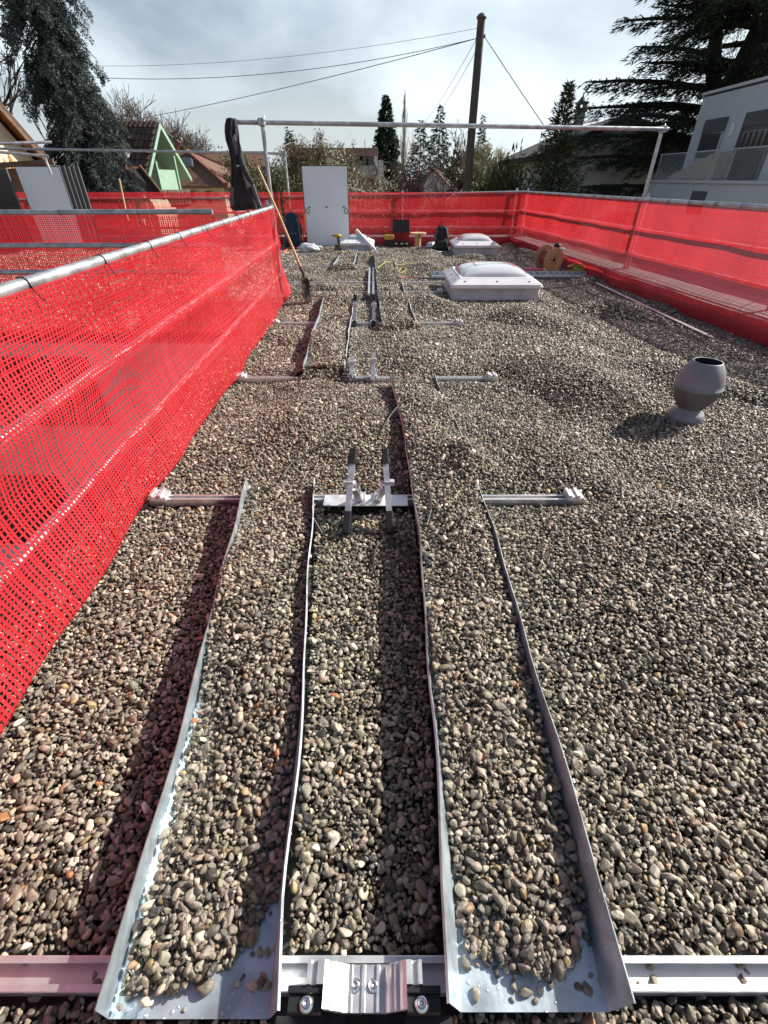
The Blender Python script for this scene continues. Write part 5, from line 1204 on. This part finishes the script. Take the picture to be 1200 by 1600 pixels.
def window_on(T, root, c, w_, h_, nx=(0, -1), frame='white_wall', shutters=None):
    "window lying on a wall at local point c, facing local direction nx"
    n = Vector((nx[0], nx[1], 0)); sd_ = Vector((-nx[1], nx[0], 0)); c = Vector(c)
    def bx(mb, off, ww, hh, dep, dz=0, ds=0):
        ctr = c + n * off + sd_ * ds + Vector((0, 0, dz)); vs = [T(*(ctr + sd_ * (a * ww / 2) + Vector((0, 0, b_ * hh / 2)) + n * (d * dep / 2))) for a in (-1, 1) for b_ in (-1, 1) for d in (-1, 1)]
        mb.add(vs, [(0, 1, 3, 2), (4, 6, 7, 5), (0, 4, 5, 1), (2, 3, 7, 6), (0, 2, 6, 4), (1, 5, 7, 3)])
    mb = MB(); t = .08
    bx(mb, .03, t, h_, .08, 0, -w_ / 2); bx(mb, .03, t, h_, .08, 0, w_ / 2); bx(mb, .03, w_, t, .08, h_ / 2); bx(mb, .03, w_, t, .08, -h_ / 2); bx(mb, .028, .05, h_, .05)
    f = mb.build('window', M[frame], root); mb = MB(); bx(mb, .012, w_ - t, h_ - t, .02); mb.build('pane', M['glass'], f)
    if shutters:
        for s in (-1, 1):
            mb = MB(); bx(mb, .04, w_ * .48, h_ * 1.02, .05, 0, s * (w_ * .78)); mb.build('shutter', M[shutters], root)
    return f

# cream house with orange eaves at the far left, gable turned to the roof
def cream_house():
    Y = 14.5; A = at(-30, 128, 16.8); B = at(86, 262, 18.76)            # verge line from above the frame down to the eave
    root = empty('house', (A.x - 3, Y + 3, GZ), 'cream house with orange timber eaves at the left edge', 'house')
    d = (B - A); n = Vector((.85, -.52, 0)).normalized(); back = -n * 5.5
    # gable wall plane under the verge
    P = [A + n * -.45 + Vector((0, 0, -.30)), B - n * .45 + Vector((0, 0, -.30)), Vector((B.x, B.y, GZ)) - n * .45, Vector((A.x - 1.04, A.y - 1.7, GZ)) - n * .45, A + Vector((-1.04, -1.7, 2.6)) - n * .45]
    mb = MB(); mb.prism(P, (0, 0, 0), back); mb.build('wall', M['cream'], root)
    up = Vector((0, 0, 1)); mb = MB(); mb.prism([A + up * .02, B + up * .02, B + d.normalized() * .25 + up * .02, B + d.normalized() * .25 + up * .12, A + up * .12], (0, 0, 0), back); mb.build('roof', M['brown_tiles'], root)
    mb = MB(); mb.prism([A - up * .20, B - up * .20, B, A], (0, 0, 0), -n * .06); mb.build('verge_board', M['brown_wood'], root)
    mb = MB(); mb.prism([A - n * .06 - up * .05, B - n * .06 - up * .05, B - n * .06 - up * .0, A - n * .06 - up * .0], (0, 0, 0), -n * .5); mb.build('soffit', M['orange_wood'], root)
    for k in (.60, .98):
        c = A.lerp(B, k); mb = MB(); mb.bar(c - n * .05 - up * .14, c - n * 1.0 - up * .14, .13, .16); mb.build('purlin', M['orange_wood'], root)
    for u, v in ((0, 240), (11, 243)):
        c = at(u, v, 17.3 + u * .02); mb = MB(); mb.box((c.x, c.y, c.z - .3), (.16, .14, .8)); mb.build('post', M['orange_wood'], root)
cream_house()
# small brown shed roof in front of it
root = empty('shed', (-9.3, 15, GZ), 'low brown boarded shed roof edge behind the stacked panels', 'shed')
a, b2 = at(-10, 259, 15.6), at(84, 253, 15.8); mb = MB(); mb.bar(a, b2, .08, .12); mb.bar(a - Vector((0, 0, .13)), b2 - Vector((0, 0, .13)), .06, .10); mb.build('fascia', M['brown_wood'], root)
mb = MB(); b3 = b2 - Vector((1.0, 0, 0)); mb.prism([a - Vector((0, 0, .2)), b3 - Vector((0, 0, .2)), Vector((b3.x, b3.y, GZ)), Vector((a.x, a.y, GZ))], (0, .05, 0), (0, 2.4, 0)); mb.build('wall', M['brown_wood'], root)

# house with the green gable and balcony
def green_house():
    apex = at(247, 191, 33.0); near = at(226, 292, 30.6); far = at(297, 277, 36.5); ridge_l = at(130, 188, 34.5); 
    back = ridge_l - apex
    root = empty('house', (apex.x - 3, 34, GZ), 'brown tiled house with a green painted gable and balcony', 'house')
    roof_slab('roof', [near + back, near, apex, apex + back], .12, M['brown_tiles'], root, (.30, .36))
    roof_slab('roof', [far + back, far, apex, apex + back], .12, M['brown_tiles'], root)
    inn = back.normalized() * 1.5; dn = Vector((0, 0, -1))
    # recessed cream gable wall
    na, fa = near.lerp(apex, .06), far.lerp(apex, .06)
    mb = MB(); mb.prism([apex + inn + dn * .25, na + inn + dn * .2, Vector((na.x, na.y, GZ)) + inn, Vector((fa.x, fa.y, GZ)) + inn, fa + inn + dn * .2], (0, 0, 0), back - inn * 1.2); mb.build('wall', M['cream'], root)
    for p, q in ((near, apex), (far, apex)):
        mb = MB(); e = back.normalized() * .10; mb.prism([p, q, q + dn * .26, p + dn * .26], (0, 0, 0), -e); mb.build('barge_board', M['green_wood'], root)
        mb = MB(); mb.prism([p + dn * .14, q + dn * .14, q + inn + dn * .14, p + inn + dn * .14], (0, 0, 0), (0, 0, -.04)); mb.build('soffit', M['green_wood'], root)
    # balcony
    bl, br_ = at(252, 297, 32.2), at(281, 296, 34.4); hgt = Vector((0, 0, .95))
    mb = MB(); mb.prism([bl, br_, br_ + hgt, bl + hgt], (0, 0, 0), inn * .06); mb.build('balcony_front', M['green_wood'], root)
    mb = MB(); mb.prism([bl, br_, br_ + inn * .9, bl + inn * .9], (0, 0, 0), (0, 0, -.14)); mb.build('balcony_floor', M['green_wood'], root)
    mb = MB(); mb.prism([bl, bl + inn * .9, bl + inn * .9 + hgt, bl + hgt], (0, 0, 0), (.05, .05, 0)); mb.build('balcony_side', M['green_wood'], root)
    for base, tgt in ((bl, near.lerp(apex, .40)), (br_, far.lerp(apex, .42)), (bl.lerp(br_, .05) + inn * .85, near.lerp(apex, .5) + inn * .85)):
        mb = MB(); mb.bar(base, Vector((base.x, base.y, tgt.z)), .16, .16, (0, 1, 0)); mb.build('balcony_post', M['green_wood'], root)
    wl, wr_ = bl.lerp(br_, .42) + inn * .98, bl.lerp(br_, .85) + inn * .98
    mb = MB(); mb.prism([wl, wr_, wr_ + Vector((0, 0, 2.0)), wl + Vector((0, 0, 2.0))], (0, 0, 0), -inn * .02); mb.build('window', M['glass'], root)
    # roof window
    q0 = near.lerp(apex, .56); al = back.normalized(); c0 = q0 + al * 2.35; upv = (apex - near).normalized(); nr = al.cross(upv).normalized(); nr = nr if nr.z > 0 else -nr
    mb = MB(); mb.prism([c0 + nr * .05, c0 + al * 1.15 + nr * .05, c0 + al * 1.15 + upv * 1.35 + nr * .05, c0 + upv * 1.35 + nr * .05], (0, 0, 0), nr * .12); f = mb.build('roof_window', M['edge'], root)
    mb = MB(); mb.prism([c0 + al * .14 + upv * .14 + nr * .172, c0 + al * 1.0 + upv * .14 + nr * .172, c0 + al * 1.0 + upv * 1.2 + nr * .172, c0 + al * .14 + upv * 1.2 + nr * .172], (0, 0, 0), nr * .01); mb.build('pane', M['glass'], f)
    # lower side roof
    a_, b_ = at(254, 297, 31.5), at(296, 297, 34.0); roof_slab('roof', [a_ + Vector((.3, -1.2, -.7)), b_ + Vector((.3, -1.2, -.7)), b_, a_], .12, M['brown_tiles'], root, (.30, .36))
    c = at(192, 238, 30.0); r2 = empty('satellite_dish', (c.x, c.y, c.z), 'pale satellite dish in front of the brown tiled roof', 'satellite dish')
    mb = MB(); mb.lathe([(0, 0), (.16, .02), (.25, .05), (.31, .085)], c, 24, axis=(.55, -.75, .35)); o = mb.build('dish', M['render_grey'], r2); o.modifiers.new('thickness', 'SOLIDIFY').thickness = .01
    mb = MB(); mb.tube([c, c + Vector((-.05, .1, -.55)), c + Vector((-.05, .25, -1.4))], .025, 6); mb.build('mast', M['galv'], r2)
    mb = MB(); mb.tube([c + Vector((.1, -.1, -.35)), c + Vector((.42, -.5, -.02))], .014, 5); mb.build('feed_arm', M['galv'], r2)
green_house()
# small dark verge roof below it at left
root = empty('shed', (-11, 24, GZ), 'timber edged lean-to roof between the spruce and the green gabled house', 'shed')
a, b2, c2 = at(197, 262, 24), at(219, 262, 24.3), at(256, 308, 23.0)
mb = MB(); mb.prism([a, b2, c2, c2 + Vector((-.9, 0, -.05))], (0, 0, 0), (-2.6, .7, 0)); mb.build('roof', M['bark_dark'], root)
mb = MB(); mb.bar(b2 + Vector((.02, -.05, 0)), c2 + Vector((.02, -.05, 0)), .06, .22); mb.build('verge_board', M['brown_wood'], root)
mb = MB(); mb.bar(a + Vector((0, -.06, -.06)), b2 + Vector((0, -.06, -.06)), .05, .2); mb.build('fascia', M['orange_wood'], root)
mb = MB(); mb.prism([b2 + Vector((-.5, .3, -.4)), c2 + Vector((-.6, .3, -.3)), Vector((c2.x - .6, c2.y + .3, GZ)), Vector((b2.x - .5, b2.y + .3, GZ))], (0, 0, 0), (0, 1.8, 0)); mb.build('wall', M['cream'], root)
# rust brown hipped house
def brown_house():
    Y = 40; e0, e1 = at(268, 291, 41), at(354, 290, Y); r0_, r1_ = at(262, 236, 45), at(293, 237, 44.5)
    root = empty('house', (e0.x + 2, 44, GZ), 'rust brown hipped roof house with red shutters', 'house')
    roof_slab('roof', [e0, e1, r1_, r0_], .15, M['rust_tiles'], root)
    e2 = e1 + Vector((1.0, 9, 0)); roof_slab('roof', [e1, e2, r1_ + Vector((.5, .4, 0)), r1_], .15, M['rust_tiles'], root)
    mb = MB(); mb.bar(e1 + Vector((0, 0, .08)), r1_ + Vector((0, 0, .08)), .28, .16); mb.build('ridge_tiles', M['red_tiles'], root)
    w0, w1 = Vector((e0.x + .3, e0.y + .9, e0.z - .15)), Vector((e1.x - .5, e1.y + .9, e1.z - .15))
    mb = MB(); mb.prism([w0, w1, Vector((w1.x, w1.y, GZ)), Vector((w0.x, w0.y, GZ))], (0, 0, 0), (.8, 7, 0)); mb.build('wall', M['cream'], root)
    for k in (.42, .62, .80):
        c = w0.lerp(w1, k) + Vector((0, -.05, -.55)); mb = MB(); mb.box(c, (.55, .08, .7)); f = mb.build('window', M['white_wall'], root); mb = MB(); mb.box(c + Vector((0, -.046, 0)), (.42, .01, .58)); mb.build('pane', M['glass'], f)
        for s in (-1, 1):
            if k == .62: continue
            mb = MB(); mb.box(c + Vector((s * .5, -.02, 0)), (.36, .06, .74)); mb.build('shutter', M['shutter'], root)
    up = (r0_ - e0).normalized(); al = (e1 - e0).normalized(); nr = al.cross(up); nr = nr if nr.z > 0 else -nr
    for u, v, Yw in ((294, 258, 42.3),):
        c = at(u, v, Yw) + nr * .1; mb = MB(); mb.prism([c + al * i + up * j for i, j in ((-.45, -.5), (.45, -.5), (.45, .5), (-.45, .5))], (0, 0, 0), nr * .15); f = mb.build('roof_window', M['edge'], root)
        mb = MB(); mb.prism([c + nr * .152 + al * i + up * j for i, j in ((-.3, -.35), (.3, -.35), (.3, .35), (-.3, .35))], (0, 0, 0), nr * .01); mb.build('pane', M['glass'], f)
    c = at(276, 230, 45); mb = MB(); mb.tube([c + Vector((-.2, 0, -.6)), c, c + Vector((.25, 0, .35))], [.2, .16, .2], 8); mb.build('chimney', M['red_tiles'], root)
brown_house()
root = empty('house', at(335, 300, 58), 'broad brown roofed house partly behind the hanging jacket', 'house'); root.location.z = GZ
roof_slab('roof', [at(318, 305, 55), at(440, 305, 55), at(412, 236, 62), at(298, 236, 62)], .2, M['rust_tiles'], root)
mb = MB(); p, q = at(325, 300, 56), at(436, 300, 56); mb.prism([p, q, Vector((q.x, q.y, GZ)), Vector((p.x, p.y, GZ))], (0, 0, 0), (0, 8, 0)); mb.build('wall', M['cream'], root)
mb = MB(); c = at(337, 258, 58.9); mb.box(c, (.9, .25, .8), Matrix.Rotation(-.9, 3, 'X')); mb.build('roof_window', M['glass'], root)
# flat brown house straight ahead
def flat_house():
    Y = 62; a, b_ = at(470, 246, Y), at(588, 246, Y); root = empty('house', ((a.x + b_.x) / 2, Y + 4, GZ), 'flat roofed brown house with dark windows and pale balcony behind the standing panel', 'house')
    z1 = at(530, 236, Y).z; z2 = at(530, 256, Y).z; z3 = at(530, 270, Y).z
    mb = MB(); mb.box(((a.x + b_.x) / 2, Y + 4.5, (z1 + GZ) / 2), (b_.x - a.x, 8, z1 - GZ)); mb.build('wall', M['brown_wood'], root)
    mb = MB(); mb.box(((a.x + b_.x) / 2, Y + .2, (z1 + z2) / 2 + .45), (b_.x - a.x + .3, 1.4, (z1 - z2) * .62)); mb.build('roof', new_mat('brown_fascia', (.24, .15, .115), .8), root)
    mb = MB(); mb.box(((a.x + b_.x) / 2 + .4, Y - .6, z3 + .1), (b_.x - a.x, 2.2, 1.0)); mb.build('balcony', M['concrete'], root)
    for u in (560, 569, 579):
        c = at(u, 254, Y); mb = MB(); mb.box((c.x, Y + .45, c.z), (.9, .1, 1.55)); mb.build('window', M['glass'], root)
    for u, w_ in ((553, .2), (587, .3)):
        c = at(u, 252, Y); mb = MB(); mb.box((c.x, Y + .1, c.z), (w_, .5, 2.4)); mb.build('pillar', M['white_wall'], root)
    c = at(595, 280, 58); 
    mb = MB(); mb.box((c.x, 60, (c.z + 1.6 + GZ) / 2), (.5, .5, c.z + 1.6 - GZ)); mb.build('column', M['white_wall'], root)
flat_house()
# low red roof and white gable near the pole
root, T = gable_house('house', 'white gabled house with dark verge left of the utility pole', at(722, 290, 56).x + 1.6, 60, R(78), 9, 7.2, 4.0, 6.6, M['white_wall'], M['rust_tiles'], .5)
root, T = gable_house('house', 'small white dormer topped house behind the reddish bare tree', at(686, 285, 66).x, 70, R(80), 7, 4.4, 6.0, 7.8, M['white_wall'], M['rust_tiles'], .4)
root, T = gable_house('house', 'low house with dull red hipped roof beyond the rear netting', at(688, 300, 44).x - 1.6, 47, R(4), 3.6, 5.0, 4.1, 5.7, M['white_wall'], M['red_tiles'], .35)
# pale house with dark roof and chimney on the right
def pale_house():
    Y = 31; el = at(836, 243, Y); pk = at(985, 178, Y); er = at(1150, 240, Y)
    root = empty('house', (pk.x, Y + 5, GZ), 'pale grey gabled house with dark roof and chimney behind the cypress', 'house')
    bk = Vector((0, 10, 0)); dn = Vector((0, 0, -1))
    mb = MB(); mb.prism([el + dn * .3 + Vector((.8, .6, .1)), pk + dn * .3 + Vector((0, .6, 0)), er + dn * .3 + Vector((-.8, .6, .1)), Vector((er.x - .8, Y + .6, GZ)), Vector((el.x + .8, Y + .6, GZ))], (0, 0, 0), bk); mb.build('wall', M['concrete'], root)
    for e in (el, er): roof_slab('roof', [e, e + bk, pk + bk, pk], .28, M['bark_dark'], root)
    c = at(903, 196, Y + 3); mb = MB(); mb.box(c + dn * .2, (.42, .42, 1.5)); ch = mb.build('chimney', M['concrete'], root)
    mb = MB(); mb.box(c + Vector((0, 0, .62)), (.56, .56, .12)); mb.box(c + Vector((0, 0, .95)), (.58, .58, .10)); mb.lathe([(.26, 0), (.1, .2), (.04, .24), (.04, .4)], c + Vector((0, 0, 1.0)), 10)
    for sx in (-.18, .18):
        for sy in (-.18, .18): mb.box(c + Vector((sx, sy, .78)), (.1, .1, .26))
    mb.build('chimney_cap', M['edge'], ch)
    c = at(955, 300, Y + .4); mb = MB(); mb.box((c.x, Y + .57, c.z), (1.2, .08, .5)); mb.build('window', M['glass'], root)
pale_house()
# modern grey house on the right
M['grey_facade'] = new_mat('grey_facade', (0.54, 0.57, 0.60), 0.85, noise=.04, nscale=1.5)
M['grey_dark'] = new_mat('grey_box', (0.085, 0.09, 0.095), 0.7)
M['blind'] = new_mat('dark_blind', (0.02, 0.02, 0.022), 0.5)
M['trim'] = new_mat('pale_trim', (0.55, 0.56, 0.58), 0.5, 0.3)
def clear_glass():
    m = bpy.data.materials.new('balustrade_glass'); m.use_nodes = True; t = m.node_tree; p = t.nodes['Principled BSDF']
    p.inputs['Base Color'].default_value = (.75, .82, .82, 1); p.inputs['Roughness'].default_value = .02; p.inputs['Alpha'].default_value = .09; p.inputs['Specular IOR Level'].default_value = .6
    return m
M['clear'] = clear_glass()
def modern_house():
    root = empty('house', (16, 24, GZ), 'modern grey house with roof terrace and glass balustrade on the right', 'house')
    # lower storey with parapet: corner near (12.3, 27)
    X0 = 12.35; z_par = 1.42; yb = at(1003, 283, 1).y
    yc = 26.6
    mb = MB(); mb.box((X0 + 7, yc - 13, (z_par - .12 + GZ) / 2), (14, 26, z_par - .12 - GZ)); mb.build('wall', M['grey_facade'], root)
    mb = MB(); mb.box((X0 + .12, yc - 13, z_par - .06), (.42, 26.1, .10)); mb.build('parapet_cap', M['trim'], root)
    # upper storey set back, far corner measured from the photo
    XU = 13.25; yu = 25.6; zr = 4.22
    mb = MB(); mb.box((XU + 6, yu - 12, (zr + z_par) / 2 - .05), (12, 24, zr - z_par + .0)); mb.build('wall', M['grey_facade'], root)
    mb = MB(); mb.box((XU + 6, yu - 12, zr + .06), (12.16, 24.16, .09)); mb.build('roof_edge', M['trim'], root)
    def on_wall(u, v):
        a = (u - 600) / FPX; b = (v - 800) / FPX; d = Vector((a, _c - b * _s, -_s - b * _c)); t = XU / d.x; return Vector((0, 0, EYE)) + d * t
    # shuttered window: grey box, dark slatted blind, reveal
    tl, bl = on_wall(1105, 188), on_wall(1090, 248); tr_, br_ = on_wall(1142, 176), on_wall(1121, 243)
    ya, yb2 = tl.y, tr_.y; zt, zb_ = tl.z, bl.z
    mb = MB(); mb.box((XU - .02, (ya + yb2) / 2, zt - .22), (.10, abs(ya - yb2), .44)); mb.build('shutter_box', M['grey_dark'], root)
    mb = MB()
    nsl = 14
    for k in range(nsl): mb.box((XU - .012, (ya + yb2) / 2, zt - .48 - (k + .5) * (zt - .5 - zb_) / nsl), (.05, abs(ya - yb2) * .97, (zt - .5 - zb_) / nsl * .78), Matrix.Rotation(.3, 3, 'Y'))
    mb.build('blind', M['blind'], root)
    mb = MB(); mb.box((XU - .005, (ya + yb2) / 2, (zt + zb_) / 2 - .2), (.03, abs(ya - yb2), zt - zb_ - .4)); mb.build('window', M['glass_dark'], root)
    mb = MB(); hh = zt - zb_ - .44; zc = zt - .44 - hh / 2; ww = abs(ya - yb2)
    for dy in (-ww / 2, ww / 2): mb.box((XU - .05, (ya + yb2) / 2 + dy, zc), (.07, .05, hh))
    mb.box((XU - .06, (ya + yb2) / 2, zb_ - .02), (.14, ww + .1, .04)); mb.build('window_frame', M['trim'], root)
    # terrace door
    dl, dr = on_wall(1168, 180).y, on_wall(1230, 160).y
    mb = MB(); mb.box((XU - .02, (dl + dr) / 2, zt - .20), (.10, abs(dl - dr), .42)); mb.build('shutter_box', M['grey_dark'], root)
    mb = MB(); mb.box((XU - .012, (dl + dr) / 2, (zt - .42 + z_par) / 2), (.05, abs(dl - dr), zt - .42 - z_par)); dd = mb.build('door', M['grey_dark'], root)
    mb = MB(); mb.box((XU - .045, (dl + dr) / 2, (zt - .5 + z_par) / 2), (.02, abs(dl - dr) * .80, zt - .55 - z_par)); mb.build('pane', M['glass_dark'], dd)
    mb = MB()
    for k in range(5): mb.box((XU - .06, dl + (dr - dl) * (.2 + .16 * k), (zt - .55 + z_par) / 2), (.01, .10, zt - .6 - z_par))
    mb.build('curtain', new_mat('brown_curtain', (.06, .03, .025), .9), dd)
    mb = MB(); mb.box((XU - .03, dl - .06 if dl > dr else dl + .06, (zt + z_par) / 2), (.09, .10, zt - z_par)); mb.build('door_frame', M['grey_dark'], root)
    c = on_wall(1146, 202); mb = MB(); mb.box((XU - .05, c.y, c.z), (.10, .14, .42), bev=.03); mb.build('wall_lamp', M['white_frame'], root)
    c = at(1090, 312, 22); a_ = (1090 - 600) / FPX; b = (312 - 800) / FPX; d = Vector((a_, _c - b * _s, -_s - b * _c)); t = X0 / d.x; c = Vector((0, 0, EYE)) + d * t
    mb = MB(); mb.box((X0 - .01, c.y, c.z - .1), (.06, 1.0, .75)); mb.build('window', M['grey_dark'], root)
    # glass balustrade
    gy0, gy1, zt2 = yc - .3, yc - 22, 2.32; n = 12; gl = empty('glass_balustrade', (X0 + .12, (gy0 + gy1) / 2, z_par), 'frameless glass balustrade along the terrace of the modern grey house', 'balustrade')
    for k in range(n):
        y_ = gy0 + (gy1 - gy0) * (k + .5) / n; mb = MB(); mb.box((X0 + .12, y_, (z_par + zt2) / 2), (.016, abs(gy1 - gy0) / n - .04, zt2 - z_par - .02)); mb.build('pane', M['clear'], gl)
    mb = MB(); mb.tube([(X0 + .12, gy0, zt2), (X0 + .12, gy1, zt2)], .022, 10); mb.build('handrail', M['trim'], gl)
    for k in range(0, n + 1, 3):
        y_ = gy0 + (gy1 - gy0) * k / n; mb = MB(); mb.box((X0 + .16, y_, (z_par + zt2) / 2), (.03, .04, zt2 - z_par)); mb.build('post', M['galv'], gl)
    mb = MB(); p0_, p1_ = at(1062, 280, 24.2), at(1105, 280, 22.5)
    sh = empty('covered_furniture', (X0 + .6, 23, z_par), 'beige covered terrace furniture behind the glass balustrade', 'furniture')
    vs = []
    for k, (yy_, hh) in enumerate(((25.4, .10), (24.8, .25), (24.0, .45), (23.2, .62), (22.6, .80), (22.0, .85))):
        vs += [(X0 + .25, yy_, z_par - .05), (X0 + .28, yy_, z_par + hh), (X0 + .8, yy_, z_par + hh + .03), (X0 + .85, yy_, z_par - .05)]
    mb.add(vs, [(i * 4 + j, i * 4 + j + 1, (i + 1) * 4 + j + 1, (i + 1) * 4 + j) for i in range(5) for j in range(3)] + [(0, 1, 2, 3), (20, 23, 22, 21)]); mb.build('cover', new_mat('beige_cover', (.40, .35, .28), .8, noise=.1, nscale=4), sh)
modern_house()

# ------------------------------------------------------------------ utility pole and wires
M['pole_wood'] = new_mat('weathered_pole', (0.085, 0.068, 0.058), 0.85, noise=.35, nscale=5, stretch=(6, 6, .5))
YP = 25.0; pt = at(752, 26, YP); px_ = at(741, 160, YP).x
root = empty('utility_pole', (px_, YP, GZ), 'tall weathered wooden utility pole rising behind the rear netting', 'utility pole')
mb = MB(); mb.tube([(px_, YP, GZ), (px_, YP, 1.5), (px_, YP, pt.z)], [.21, .175, .145], 14); mb.build('shaft', M['pole_wood'], root)
mb = MB(); mb.lathe([(0, .12), (.12, .07), (.19, .0), (.19, -.05), (.15, -.06)], (px_, YP, pt.z), 14); mb.build('cap', M['edge'], root)
tops = [at(747, 44, YP), at(745, 60, YP), at(744, 79, YP), at(757, 57, YP)]
for p in tops:
    mb = MB(); mb.tube([(px_, YP, p.z), (p.x, YP - .02, p.z)], .02, 6); mb.lathe([(.02, -.05), (.045, -.03), (.03, 0), (.045, .03), (.02, .06)], (p.x, YP - .02, p.z), 10); mb.build('insulator', M['edge'], root)
def wire(a, b, sag, rad, label):
    a, b = Vector(a), Vector(b); mb = MB(); mb.tube([a.lerp(b, k / 18) - Vector((0, 0, sag * 4 * (k / 18) * (1 - k / 18))) for k in range(19)], rad, 4)
    tag(mb.build('overhead_wire', M['edge']), label, 'wire', 'wires tied to the utility pole')
wire(tops[0], at(100, 102, 30), .35, .006, 'topmost thin wire running left from the utility pole')
wire(tops[1], at(60, 115, 27), .55, .010, 'second wire running far left to the big spruce from the utility pole')
wire(tops[1], at(225, 184, 33), .12, .012, 'thick wire dropping left to the green gabled house ridge')
wire(tops[3], at(868, 222, 24.3), .03, .014, 'taut stay wire dropping right from the pole into the cypress')
wire(tops[1], at(655, 200, 60), .3, .012, 'left of two faint wires dropping away behind the pole')
wire(tops[2], at(668, 196, 60), .3, .012, 'right of two faint wires dropping away behind the pole')
